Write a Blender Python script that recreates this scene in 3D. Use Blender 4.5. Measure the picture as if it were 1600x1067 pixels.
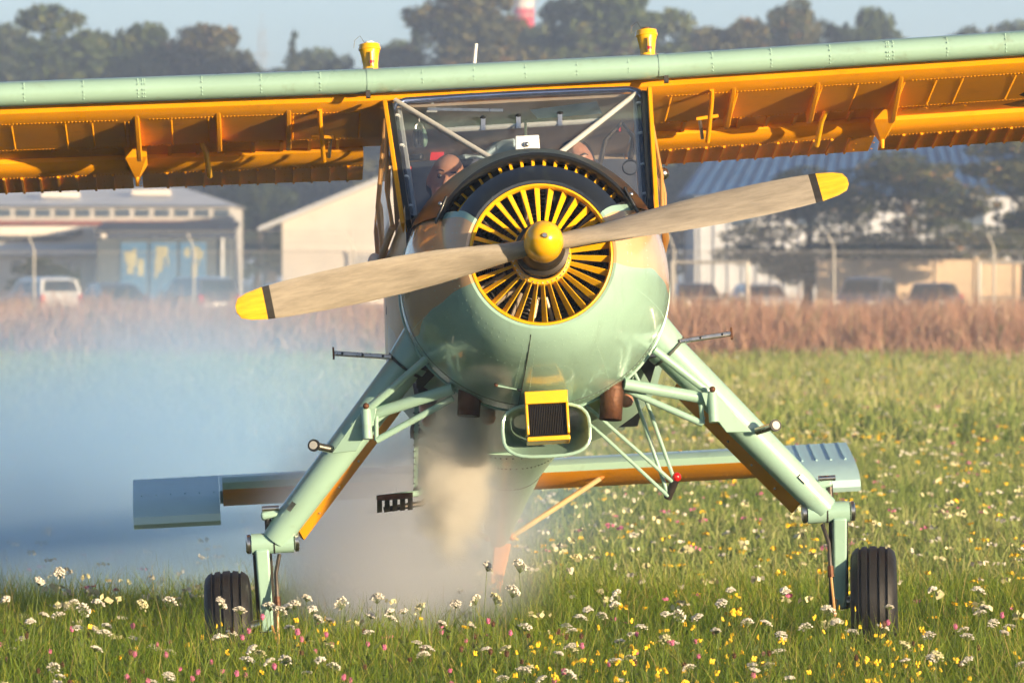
import bpy, bmesh, math, random
import numpy as np
from mathutils import Vector, Matrix, noise as mnoise
R_ = math.radians
random.seed(7); rng = np.random.default_rng(7)
for o in list(bpy.data.objects): bpy.data.objects.remove(o)
scene = bpy.context.scene
COL = scene.collection

# ---------------------------------------------------------------- camera, sky, sun, exposure
LENS, EYE, F, HOR = 250.0, 1.75, 250.0 / 36.0 * 1600.0, 430.0
cam_d = bpy.data.cameras.new('camera'); cam = bpy.data.objects.new('camera', cam_d); COL.objects.link(cam)
cam.location = (0, 0, EYE); cam.rotation_euler = (R_(90), 0, 0)
cam_d.lens = LENS; cam_d.sensor_width = 36.0; cam_d.shift_y = -(533.5 - HOR) / 1600.0
cam_d.clip_start = 0.5; cam_d.clip_end = 6000.0
cam_d.dof.use_dof = True; cam_d.dof.focus_distance = 29.6; cam_d.dof.aperture_fstop = 9.5
scene.camera = cam

SUN_AZ, SUN_EL = 46.0, 6.3          # degrees to the right of straight behind the camera, above the horizon
to_sun = Vector((math.sin(R_(SUN_AZ)) * math.cos(R_(SUN_EL)), -math.cos(R_(SUN_AZ)) * math.cos(R_(SUN_EL)), math.sin(R_(SUN_EL))))
world = bpy.data.worlds.new('World'); scene.world = world; world.use_nodes = True
wn = world.node_tree; wn.nodes.clear()
sky = wn.nodes.new('ShaderNodeTexSky'); sky.sky_type = 'NISHITA'; sky.sun_disc = False
sky.sun_elevation = R_(SUN_EL); sky.sun_rotation = math.atan2(to_sun.x, to_sun.y)
sky.air_density = 0.45; sky.dust_density = 0.6; sky.ozone_density = 0.7; sky.altitude = 50
bg = wn.nodes.new('ShaderNodeBackground'); bg.inputs['Strength'].default_value = 0.085
wo = wn.nodes.new('ShaderNodeOutputWorld')
wn.links.new(sky.outputs[0], bg.inputs[0]); wn.links.new(bg.outputs[0], wo.inputs[0])
sun_d = bpy.data.lights.new('sun', 'SUN'); sun = bpy.data.objects.new('sun', sun_d); COL.objects.link(sun)
sun_d.energy = 5.0; sun_d.angle = R_(0.5); sun_d.color = (1.0, 0.76, 0.47)
sun.rotation_euler = to_sun.to_track_quat('Z', 'Y').to_euler(); sun.location = (20, -20, 30)
scene.view_settings.view_transform = 'Standard'; scene.view_settings.look = 'None'
scene.view_settings.gamma = 1.0; scene.view_settings.use_curve_mapping = False
scene.view_settings.exposure = 1.5
cy = scene.cycles
cy.use_denoising = True; cy.use_adaptive_sampling = True; cy.adaptive_threshold = 0.03
cy.max_bounces = 6; cy.diffuse_bounces = 3; cy.glossy_bounces = 3; cy.transmission_bounces = 4
cy.volume_bounces = 3; cy.transparent_max_bounces = 24; cy.volume_max_steps = 64; cy.volume_step_rate = 1.5; cy.use_light_tree = False
cy.caustics_reflective = False; cy.caustics_refractive = False; cy.sample_clamp_indirect = 6.0

# ---------------------------------------------------------------- materials
def _mat(name):
    m = bpy.data.materials.new(name); m.use_nodes = True
    n = m.node_tree.nodes; p = n['Principled BSDF']
    return m, m.node_tree, n, p
def N(nt, t, **kw):
    n = nt.nodes.new(t)
    for k, v in kw.items(): setattr(n, k, v)
    return n
def paint(name, col, rough=0.4, metal=0.0, var=0.12, scale=6.0, bump=0.0, bscale=60.0, dirt=0.0, coat=0.0, spec=0.5, dcol=(0.10, 0.08, 0.05)):
    m, nt, n, p = _mat(name); L = nt.links.new
    tc = N(nt, 'ShaderNodeTexCoord')
    nz = N(nt, 'ShaderNodeTexNoise'); nz.inputs['Scale'].default_value = scale; nz.inputs['Detail'].default_value = 6
    L(tc.outputs['Object'], nz.inputs['Vector'])
    mp = N(nt, 'ShaderNodeMapRange'); mp.inputs[1].default_value = .3; mp.inputs[2].default_value = .7
    mp.inputs[3].default_value = 1 - var; mp.inputs[4].default_value = 1 + var
    L(nz.outputs['Fac'], mp.inputs[0])
    mx = N(nt, 'ShaderNodeMix', data_type='RGBA', blend_type='MULTIPLY'); mx.inputs[0].default_value = 1
    mx.inputs[6].default_value = (*col, 1); L(mp.outputs[0], mx.inputs[7])
    out = mx.outputs[2]
    if dirt:
        n2 = N(nt, 'ShaderNodeTexNoise'); n2.inputs['Scale'].default_value = scale * 3.3; n2.inputs['Detail'].default_value = 8; n2.inputs['Roughness'].default_value = .7
        L(tc.outputs['Object'], n2.inputs['Vector'])
        r = N(nt, 'ShaderNodeMapRange'); r.inputs[1].default_value = .56; r.inputs[2].default_value = .72; r.inputs[4].default_value = dirt
        L(n2.outputs['Fac'], r.inputs[0])
        m2 = N(nt, 'ShaderNodeMix', data_type='RGBA'); L(r.outputs[0], m2.inputs[0]); L(out, m2.inputs[6]); m2.inputs[7].default_value = (*dcol, 1)
        out = m2.outputs[2]
    L(out, p.inputs['Base Color'])
    rr = N(nt, 'ShaderNodeMapRange'); rr.inputs[3].default_value = rough * .8; rr.inputs[4].default_value = min(1, rough * 1.25)
    L(nz.outputs['Fac'], rr.inputs[0]); L(rr.outputs[0], p.inputs['Roughness'])
    p.inputs['Metallic'].default_value = metal; p.inputs['Specular IOR Level'].default_value = spec
    p.inputs['Coat Weight'].default_value = coat; p.inputs['Coat Roughness'].default_value = .08
    if bump:
        nb = N(nt, 'ShaderNodeTexNoise'); nb.inputs['Scale'].default_value = bscale; nb.inputs['Detail'].default_value = 4
        L(tc.outputs['Object'], nb.inputs['Vector'])
        b = N(nt, 'ShaderNodeBump'); b.inputs['Strength'].default_value = bump; b.inputs['Distance'].default_value = .01
        L(nb.outputs['Fac'], b.inputs['Height']); L(b.outputs[0], p.inputs['Normal'])
    return m
def glassy(name, tint=(.9, .95, 1), gloss=.9, rough=.02, solid=0.0, ior=1.45):
    # clear pane: transparent with a fresnel reflection
    m, nt, n, p = _mat(name); L = nt.links.new; n.remove(p)
    t = N(nt, 'ShaderNodeBsdfTransparent'); t.inputs[0].default_value = (*tint, 1)
    g = N(nt, 'ShaderNodeBsdfGlossy'); g.inputs['Roughness'].default_value = rough; g.inputs[0].default_value = (gloss, gloss, gloss, 1)
    lw = N(nt, 'ShaderNodeLayerWeight'); lw.inputs[0].default_value = .5
    pw = N(nt, 'ShaderNodeMath', operation='POWER'); L(lw.outputs['Facing'], pw.inputs[0]); pw.inputs[1].default_value = 5.0
    fr = N(nt, 'ShaderNodeMath', operation='MULTIPLY_ADD'); L(pw.outputs[0], fr.inputs[0]); fr.inputs[1].default_value = .9; fr.inputs[2].default_value = .075
    mx = N(nt, 'ShaderNodeMixShader'); L(fr.outputs[0], mx.inputs[0]); L(t.outputs[0], mx.inputs[1]); L(g.outputs[0], mx.inputs[2])
    last = mx
    if solid:   # a thin uneven film of dust and smears; bluish glare put into its colour
        tc = N(nt, 'ShaderNodeTexCoord'); nz = N(nt, 'ShaderNodeTexNoise'); nz.inputs['Scale'].default_value = 5; nz.inputs['Detail'].default_value = 9; nz.inputs['Roughness'].default_value = .7; L(tc.outputs['Object'], nz.inputs['Vector'])
        r = N(nt, 'ShaderNodeMapRange'); r.inputs[1].default_value = .35; r.inputs[2].default_value = .75; r.inputs[3].default_value = solid * .25; r.inputs[4].default_value = solid; L(nz.outputs['Fac'], r.inputs[0])
        d = N(nt, 'ShaderNodeBsdfDiffuse'); d.inputs[0].default_value = (.45, .55, .75, 1)
        m2 = N(nt, 'ShaderNodeMixShader'); L(r.outputs[0], m2.inputs[0]); L(mx.outputs[0], m2.inputs[1]); L(d.outputs[0], m2.inputs[2]); last = m2
    L(last.outputs[0], n['Material Output'].inputs['Surface'])
    return m
def ramp_leaf(name, stops, attr='rnd', rough=.6, trans=.25, spec=.25):
    # leaf or blade colour from a per-leaf random attribute, with light passing through
    m, nt, n, p = _mat(name); L = nt.links.new
    a = N(nt, 'ShaderNodeAttribute', attribute_name=attr)
    r = N(nt, 'ShaderNodeValToRGB'); e = r.color_ramp.elements
    while len(e) < len(stops): e.new(.5)
    for i, (pos, c) in enumerate(stops): e[i].position = pos; e[i].color = (*c, 1)
    L(a.outputs['Fac'], r.inputs[0]); L(r.outputs[0], p.inputs['Base Color'])
    p.inputs['Roughness'].default_value = rough; p.inputs['Specular IOR Level'].default_value = spec
    tr = N(nt, 'ShaderNodeBsdfTranslucent'); L(r.outputs[0], tr.inputs[0])
    mx = N(nt, 'ShaderNodeMixShader'); mx.inputs[0].default_value = trans
    L(p.outputs[0], mx.inputs[1]); L(tr.outputs[0], mx.inputs[2]); L(mx.outputs[0], n['Material Output'].inputs['Surface'])
    return m

# ---------------------------------------------------------------- object helpers
def tag(o, label=None, cat=None, group=None, kind=None):
    if label: o['label'] = label
    if cat: o['category'] = cat
    if group: o['group'] = group
    if kind: o['kind'] = kind
    return o
def empty(name, loc=(0, 0, 0), rot=(0, 0, 0), parent=None):
    o = bpy.data.objects.new(name, None); COL.objects.link(o); o.location = loc; o.rotation_euler = rot
    o.empty_display_size = .1
    if parent: o.parent = parent
    return o
def link(name, me, parent=None, loc=None, rot=None):
    o = bpy.data.objects.new(name, me); COL.objects.link(o)
    if parent: o.parent = parent
    if loc is not None: o.location = loc
    if rot is not None: o.rotation_euler = rot
    return o
def copy_tree(o, parent=None):
    c = o.copy(); COL.objects.link(c); c.parent = parent
    for ch in list(o.children): copy_tree(ch, c)
    return c
V = Vector
class MB:
    def __init__(s): s.v, s.f, s.mi = [], [], []
    def add(s, vs, fs, mi=0):
        b = len(s.v); s.v += [tuple(p) for p in vs]; s.f += [tuple(i + b for i in f) for f in fs]; s.mi += [mi] * len(fs); return s
    def box(s, c, d, rot=None, mi=0):
        x, y, z = d[0] / 2, d[1] / 2, d[2] / 2
        vs = [V((a, b, e)) for a in (-x, x) for b in (-y, y) for e in (-z, z)]
        if rot is not None: vs = [rot @ p for p in vs]
        return s.add([p + V(c) for p in vs], [(0, 1, 3, 2), (4, 6, 7, 5), (0, 4, 5, 1), (2, 3, 7, 6), (0, 2, 6, 4), (1, 5, 7, 3)], mi)
    def bar(s, p0, p1, w, h, up=(0, 0, 1), mi=0, w1=None, h1=None):
        p0, p1 = V(p0), V(p1); d = (p1 - p0).normalized(); u = V(up); r = d.cross(u)
        if r.length < 1e-4: r = d.cross(V((1, 0, 0)))
        r.normalize(); u = r.cross(d)
        w1 = w if w1 is None else w1; h1 = h if h1 is None else h1
        vs = [p0 + r * a * w / 2 + u * b * h / 2 for a, b in ((-1, -1), (1, -1), (1, 1), (-1, 1))] + [p1 + r * a * w1 / 2 + u * b * h1 / 2 for a, b in ((-1, -1), (1, -1), (1, 1), (-1, 1))]
        return s.add(vs, [(3, 2, 1, 0), (4, 5, 6, 7), (0, 1, 5, 4), (1, 2, 6, 5), (2, 3, 7, 6), (3, 0, 4, 7)], mi)
    def tube(s, pts, r, n=12, cap=True, squash=1.0, up=None, mi=0):
        pts = [V(p) for p in pts]; k = len(pts); rr = list(r) if hasattr(r, '__len__') else [r] * k
        vs = []; prev = None
        for i, p in enumerate(pts):
            d = (pts[min(i + 1, k - 1)] - pts[max(i - 1, 0)]).normalized()
            if prev is None:
                u = V(up) if up else (V((0, 0, 1)) if abs(d.z) < .9 else V((0, 1, 0)))
            else: u = prev
            u = (u - d * u.dot(d)).normalized(); prev = u; w = d.cross(u)
            for j in range(n):
                a = 2 * math.pi * j / n
                vs.append(p + (u * math.cos(a) * squash + w * math.sin(a)) * rr[i])
        fs = [(i * n + j, i * n + (j + 1) % n, (i + 1) * n + (j + 1) % n, (i + 1) * n + j) for i in range(k - 1) for j in range(n)]
        if cap: fs += [tuple(range(n - 1, -1, -1)), tuple((k - 1) * n + j for j in range(n))]
        return s.add(vs, fs, mi)
    def lathe(s, prof, n=32, o=(0, 0, 0), axis='y', a0=0.0, a1=360.0, skip=None, mi=0, zs=None):
        # prof: (along axis, radius)
        full = abs(a1 - a0 - 360) < 1e-6; m = n if full else n + 1
        vs = []
        for (h, r) in prof:
            for j in range(m):
                a = R_(a0 + (a1 - a0) * j / n); c, q = r * math.cos(a), r * math.sin(a)
                if zs and q < 0: q *= zs(h)
                vs.append({'y': V((c, h, q)), 'x': V((h, c, q)), 'z': V((c, q, h))}[axis] + V(o))
        fs = []
        for i in range(len(prof) - 1):
            for j in range(n):
                if skip and skip(i, a0 + (a1 - a0) * (j + .5) / n): continue
                j2 = (j + 1) % m
                fs.append((i * m + j, i * m + j2, (i + 1) * m + j2, (i + 1) * m + j))
        return s.add(vs, fs, mi)
    def loft(s, secs, closed=True, cap=True, mi=0):
        n = len(secs[0]); k = len(secs); vs = [V(p) for q in secs for p in q]
        e = n if closed else n - 1
        fs = [(i * n + j, i * n + (j + 1) % n, (i + 1) * n + (j + 1) % n, (i + 1) * n + j) for i in range(k - 1) for j in range(e)]
        if cap and closed: fs += [tuple(range(n - 1, -1, -1)), tuple((k - 1) * n + j for j in range(n))]
        return s.add(vs, fs, mi)
    def prism(s, poly, d, mi=0):
        poly = [V(p) for p in poly]; d = V(d); n = len(poly)
        return s.add([p - d / 2 for p in poly] + [p + d / 2 for p in poly], [tuple(range(n - 1, -1, -1)), tuple(range(n, 2 * n))] + [(i, (i + 1) % n, n + (i + 1) % n, n + i) for i in range(n)], mi)
    def ball(s, c, r, nu=12, nv=8, sc=(1, 1, 1), mi=0):
        c = V(c); vs = [c + V((0, 0, -r * sc[2]))]
        for i in range(1, nv):
            t = math.pi * i / nv - math.pi / 2
            for j in range(nu):
                a = 2 * math.pi * j / nu; vs.append(c + V((r * sc[0] * math.cos(t) * math.cos(a), r * sc[1] * math.cos(t) * math.sin(a), r * sc[2] * math.sin(t))))
        vs.append(c + V((0, 0, r * sc[2]))); q = len(vs) - 1; fs = []
        for j in range(nu):
            fs.append((0, 1 + (j + 1) % nu, 1 + j))
            for i in range(nv - 2): a, b = 1 + i * nu, 1 + (i + 1) * nu; fs.append((a + j, a + (j + 1) % nu, b + (j + 1) % nu, b + j))
            fs.append((1 + (nv - 2) * nu + j, 1 + (nv - 2) * nu + (j + 1) % nu, q))
        return s.add(vs, fs, mi)
    def mesh(s, name, mats, sharp=38, smooth=True):
        me = bpy.data.meshes.new(name); me.from_pydata(s.v, [], s.f); me.validate()
        for m in (mats if isinstance(mats, (list, tuple)) else [mats]): me.materials.append(m)
        if len(me.materials) > 1 and len(me.polygons) == len(s.mi): me.polygons.foreach_set('material_index', s.mi)
        bm = bmesh.new(); bm.from_mesh(me); bmesh.ops.recalc_face_normals(bm, faces=bm.faces); bm.to_mesh(me); bm.free()
        if smooth:
            me.polygons.foreach_set('use_smooth', [True] * len(me.polygons)); me.set_sharp_from_angle(angle=R_(sharp))
        me.update(); return me
    def build(s, name, mats, parent=None, loc=None, rot=None, sharp=38, smooth=True, bevel=0.0, seg=2):
        o = link(name, s.mesh(name, mats, sharp, smooth), parent, loc, rot)
        if bevel:
            b = o.modifiers.new('bevel', 'BEVEL'); b.width = bevel; b.segments = seg; b.limit_method = 'ANGLE'; b.angle_limit = R_(40)
        return o
def px(x, y, Y): return V(((x - 800) / F * Y, Y, EYE - (y - HOR) / F * Y))      # picture position at a distance Y -> place in the world
def np_mesh(name, verts, faces, mat, attr=None, kind_attr='rnd'):
    # verts (n,3), faces (m,k) with one k; attr per vertex
    me = bpy.data.meshes.new(name); nv = len(verts); m, k = faces.shape
    me.vertices.add(nv); me.vertices.foreach_set('co', np.ascontiguousarray(verts, dtype=np.float32).ravel())
    me.loops.add(m * k); me.loops.foreach_set('vertex_index', np.ascontiguousarray(faces, dtype=np.int32).ravel())
    me.polygons.add(m); me.polygons.foreach_set('loop_start', np.arange(0, m * k, k, dtype=np.int32)); me.polygons.foreach_set('loop_total', np.full(m, k, dtype=np.int32))
    if attr is not None:
        a = me.attributes.new(kind_attr, 'FLOAT', 'POINT'); a.data.foreach_set('value', np.ascontiguousarray(attr, dtype=np.float32))
    me.materials.append(mat); me.update(calc_edges=True); me.validate(); return me
# ================================================================ ground, meadow
def gz(x, y):
    # the meadow tips up a little to the right under the aircraft and rolls gently
    f = np.clip((70 - y) / 30, 0, 1)
    return (.07 * np.exp(-((x + 1.6) / 1.9) ** 2 - ((y - 28.8) / 1.3) ** 2) + .034 * x * f * np.exp(-np.abs(x) / 9) + .025 * np.sin(x * .9 + y * .23) * np.sin(y * .31 + 1) * np.clip((y - 20) / 8, 0, 1) - .02)
def noise_mat(name, cols, scale, rough=.9, bump=.4, bscale=30):
    m, nt, n, p = _mat(name); L = nt.links.new
    tc = N(nt, 'ShaderNodeTexCoord'); nz = N(nt, 'ShaderNodeTexNoise'); nz.inputs['Scale'].default_value = scale; nz.inputs['Detail'].default_value = 10; nz.inputs['Roughness'].default_value = .7
    L(tc.outputs['Object'], nz.inputs['Vector']); r = N(nt, 'ShaderNodeValToRGB'); e = r.color_ramp.elements
    while len(e) < len(cols): e.new(.5)
    for i, c in enumerate(cols): e[i].position = .3 + .4 * i / max(1, len(cols) - 1); e[i].color = (*c, 1)
    L(nz.outputs['Fac'], r.inputs[0]); L(r.outputs[0], p.inputs['Base Color']); p.inputs['Roughness'].default_value = rough; p.inputs['Specular IOR Level'].default_value = .15
    n2 = N(nt, 'ShaderNodeTexNoise'); n2.inputs['Scale'].default_value = bscale; n2.inputs['Detail'].default_value = 6; L(tc.outputs['Object'], n2.inputs['Vector'])
    b = N(nt, 'ShaderNodeBump'); b.inputs['Strength'].default_value = bump; b.inputs['Distance'].default_value = .05; L(n2.outputs['Fac'], b.inputs['Height']); L(b.outputs[0], p.inputs['Normal'])
    return m
m_soil = noise_mat('meadow_soil', [(.035, .042, .012), (.05, .065, .018), (.075, .07, .025)], 1.2)
m_asph = noise_mat('car_park_asphalt', [(.045, .045, .047), (.06, .058, .056)], .6, bump=.2)
m_dry = noise_mat('dry_verge_soil', [(.08, .05, .03), (.12, .08, .045)], .5)
xs = np.concatenate([[-1500, -400, -120, -50], np.linspace(-24, 24, 97), [50, 120, 400, 1500]]); ys = np.concatenate([[-300, -60, 0, 10], np.linspace(16, 76, 121), [90, 110, 140, 200, 300, 600, 1200, 2400]])
X, Y = np.meshgrid(xs, ys); Z = gz(X, Y); nx, ny = len(xs), len(ys)
idx = np.arange(nx * ny).reshape(ny, nx)
fc = np.stack([idx[:-1, :-1], idx[:-1, 1:], idx[1:, 1:], idx[1:, :-1]], -1).reshape(-1, 4)
me = np_mesh('ground', np.stack([X, Y, Z], -1).reshape(-1, 3), fc, m_soil); me.polygons.foreach_set('use_smooth', [True] * len(me.polygons))
tag(link('ground', me), kind='structure')
vg = MB().add([(-120, 142, .006), (120, 142, .006), (120, 232, .006), (-120, 232, .006)], [(0, 1, 2, 3)]).build('dry_verge', m_dry, smooth=False); tag(vg, kind='structure')
cpk = MB().add([(-150, 232, .010), (150, 232, .010), (150, 330, .010), (-150, 330, .010)], [(0, 1, 2, 3)]).build('car_park', m_asph, smooth=False); tag(cpk, kind='structure')

def blades(n, xy, ln, wd, lean, segs, rnd=None, z=None, curl=.5):
    # grass blades as bent tapering ribbons
    x, y = xy; z0 = gz(x, y) if z is None else z
    az = rng.uniform(0, 2 * np.pi, n); fa = rng.uniform(0, 2 * np.pi, n)
    le = np.abs(rng.normal(0, lean, n)); cu = rng.uniform(0, curl, n)
    rnd = rng.random(n) if rnd is None else rnd
    vs = []
    for k in range(segs + 1):
        t = k / segs; ang = le + cu * t * 1.6
        h = ln * t * np.cos(ang * .8); o = ln * t * np.sin(ang) * .9
        w = wd * (1 - t ** 1.6) * .5
        cx, cy_, cz = x + np.cos(az) * o, y + np.sin(az) * o, z0 + h
        if k < segs: vs += [np.stack([cx - np.cos(fa) * w, cy_ - np.sin(fa) * w, cz], -1), np.stack([cx + np.cos(fa) * w, cy_ + np.sin(fa) * w, cz], -1)]
        else: vs += [np.stack([cx, cy_, cz], -1)]
    k = 2 * segs + 1; P = np.stack(vs, 1).reshape(-1, 3)
    base = (np.arange(n) * k)[:, None]; tri = []
    for q in range(segs - 1): tri += [[2 * q, 2 * q + 1, 2 * q + 3], [2 * q, 2 * q + 3, 2 * q + 2]]
    tri += [[2 * segs - 2, 2 * segs - 1, 2 * segs]]
    Fc = (base[:, :, None] + np.array(tri)[None]).reshape(-1, 3)
    return P, Fc, np.repeat(rnd, k)
def in_view(n, y0, y1, margin=1.6, extra=0.05, p=1.0):
    y = y0 + (y1 - y0) * rng.random(n) ** p; hw = y * .072 * (1 + extra) + margin
    return rng.uniform(-1, 1, n) * hw, y
GREEN = [(0, (.065, .13, .012)), (.3, (.13, .22, .018)), (.55, (.21, .285, .025)), (.78, (.31, .33, .04)), (.92, (.40, .34, .09)), (1, (.44, .33, .14))]
m_grass = ramp_leaf('meadow_grass', GREEN, rough=.5, trans=.35)
m_grass2 = ramp_leaf('hazed_meadow_grass', [(0, (.11, .18, .04)), (.3, (.21, .29, .065)), (.55, (.33, .38, .11)), (.78, (.43, .43, .17)), (1, (.54, .47, .25))], rough=.6, trans=.35)  # lighter copy of the grass; distant brightness and haze put into its colour
def patch(x, y, s, seed): return .5 + .5 * np.sin(x * s + seed) * np.sin(y * s * .7 + seed * 1.7) * np.sin((x + y) * s * .37 + seed)
def stuff(name, label, cat, P, Fc, A, mat):
    o = link(name, np_mesh(name, P, Fc, mat, A)); tag(o, label, cat, kind='stuff'); return o
n = 170000; xy = in_view(n, 25.0, 37, 1.3)
A = np.clip(rng.normal(.42, .24, n) + .25 * (patch(*xy, 1.7, 2) - .5), 0, 1)
stuff('near_grass', 'sharp green grass blades in the foreground around the wheels', 'grass', *blades(n, xy, rng.uniform(.10, .27, n) * (1 + .45 * patch(*xy, 1.1, 5) + .25 * np.clip(-xy[0] / 2, 0, 1)), rng.uniform(.004, .008, n), .30, 3, A, curl=.9), m_grass)
n = 120000; xy = in_view(n, 37, 72, 2.0)
A = np.clip(rng.normal(.45, .22, n) + .45 * (patch(*xy, .5, 1) - .5), 0, 1)
stuff('middle_grass', 'green meadow grass behind the aircraft', 'grass', *blades(n, xy, rng.uniform(.10, .24, n), rng.uniform(.007, .014, n), .3, 2, A, curl=.9), m_grass2)
n = 90000; xy = in_view(n, 72, 146, 4.0)
A = np.clip(rng.normal(.5, .2, n) + .4 * (patch(*xy, .2, 4) - .5), 0, 1)
stuff('far_grass', 'blurred green meadow grass in front of the dry verge', 'grass', *blades(n, xy, rng.uniform(.2, .42, n), rng.uniform(.02, .04, n), .3, 2, A, curl=.8), m_grass2)
DRY = [(0, (.18, .095, .07)), (.35, (.34, .18, .125)), (.65, (.46, .28, .19)), (.85, (.54, .40, .28)), (.95, (.20, .20, .08)), (1, (.14, .17, .06))]
m_weed = ramp_leaf('dry_weeds', DRY, rough=.8, trans=.25)
n = 90000; xy = in_view(n, 132, 231, 6.0); xy = (xy[0], np.where((xy[1] < 146) & (rng.random(n) < .75), xy[1] + 30, xy[1]))
A = np.clip(rng.normal(.5, .22, n) + .3 * (patch(*xy, .35, 3) - .5), 0, 1)
xy = (xy[0], xy[1] + 6 * np.sin(xy[0] * .35 + 1) + 4 * np.sin(xy[0] * 1.1))
hgt = rng.uniform(.4, 1.3, n) * (.45 + .6 * patch(*xy, .4, 9) + .6 * patch(*xy, 1.3, 2)) * np.clip((xy[1] - 136) / 14, .3, 1)
stuff('dry_weeds', 'tall reddish brown dry weeds along the chain link fence', 'weeds', *blades(n, xy, hgt, rng.uniform(.018, .05, n), .22, 2, A, curl=.7, z=np.zeros(n)), m_weed)
n = 2600; xy = in_view(n, 26, 40, 1.2)
stuff('straw_stems', 'thin yellowed stalks leaning among the foreground grass', 'grass', *blades(n, xy, rng.uniform(.26, .46, n), rng.uniform(.0025, .0045, n), .35, 3, np.clip(rng.normal(.9, .08, n), 0, 1), curl=.7), m_grass)
# ================================================================ fence, cars, buildings, trees
m_galv = paint('galvanised_steel', (.34, .33, .31), .5, metal=.3, var=.12, scale=8)
m_conc = paint('concrete_panel', (.55, .42, .29), .9, var=.15, scale=1.2, bump=.3, bscale=8, dirt=.3)
FY = 196.0
fence = empty('chain_link_fence', (0, FY, 0)); tag(fence, 'galvanised chain link fence with angled barbed wire arms behind the dry weeds', 'fence')
pm = MB().tube([(0, 0, 0), (0, 0, 2.45)], .032, 10).tube([(0, 0, 2.42), (-.05, -.02, 2.62), (-.18, -.06, 2.9)], .018, 8).mesh('post', m_galv)
step = 250 / F * FY; x0 = (303 - 800) / F * FY
for k in range(-4, 11): link('post', pm, fence, (x0 + k * step, 0, 0))
pw = MB()
xa, xb = x0 - 4 * step, x0 + 10 * step
for z, yy, xo in ((2.66, -.02, -.07), (2.80, -.04, -.13), (2.95, -.06, -.20)): pw = MB().tube([(xa + xo, yy, z), (xb + xo, yy, z)], .006, 5); pw.build('barbed_wire', m_galv, fence)
MB().tube([(xa, 0, 2.40), (xb, 0, 2.40)], .012, 6).build('top_wire', m_galv, fence)
L_ = xb - xa; H_ = 2.35; sp = .11; c = np.arange(-H_, L_, sp)
P, Fc = [], []
for sgn in (1, -1):
    for q in c:
        a, b = max(q, 0), min(q + H_, L_)
        za, zb = a - q, b - q
        if sgn < 0: za, zb = H_ - za, H_ - zb
        i = len(P); w = .0045
        for (x, z) in ((a, za), (b, zb)):
            for (dx, dy) in ((w, 0), (-w * .5, w), (-w * .5, -w)): P.append((xa + x + dx, dy, z + .03 + dx * .3))
        for k in range(3): k2 = (k + 1) % 3; Fc += [(i + k, i + k2, i + 3 + k2), (i + k, i + 3 + k2, i + 3 + k)]
o = link('wire_mesh', np_mesh('wire_mesh', np.array(P), np.array(Fc), m_galv), fence); tag(o, kind='stuff')
for (a, b) in ((1050, 1168), (1530, 1690)):   # gate rails standing just behind
    gt = empty('steel_gate', px(a, 470, 204)); gt.location.z = 0
    tag(gt, 'low steel tube gate beside the parked white car' if a < 1200 else 'steel tube gate at the right edge beside the dark sedan', 'gate')
    w_ = (b - a) / F * 204
    MB().tube([(0, 0, 0), (0, 0, 2.15)], .06, 8).build('gate_post', m_galv, gt); MB().tube([(w_, 0, 0), (w_, 0, 2.15)], .06, 8).build('gate_post', m_galv, gt); MB().tube([(0, 0, 2.12), (w_, 0, 2.12)], .05, 8).build('top_rail', m_galv, gt); MB().tube([(0, 0, 1.1), (w_, 0, 1.1)], .035, 8).build('middle_rail', m_galv, gt)

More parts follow.
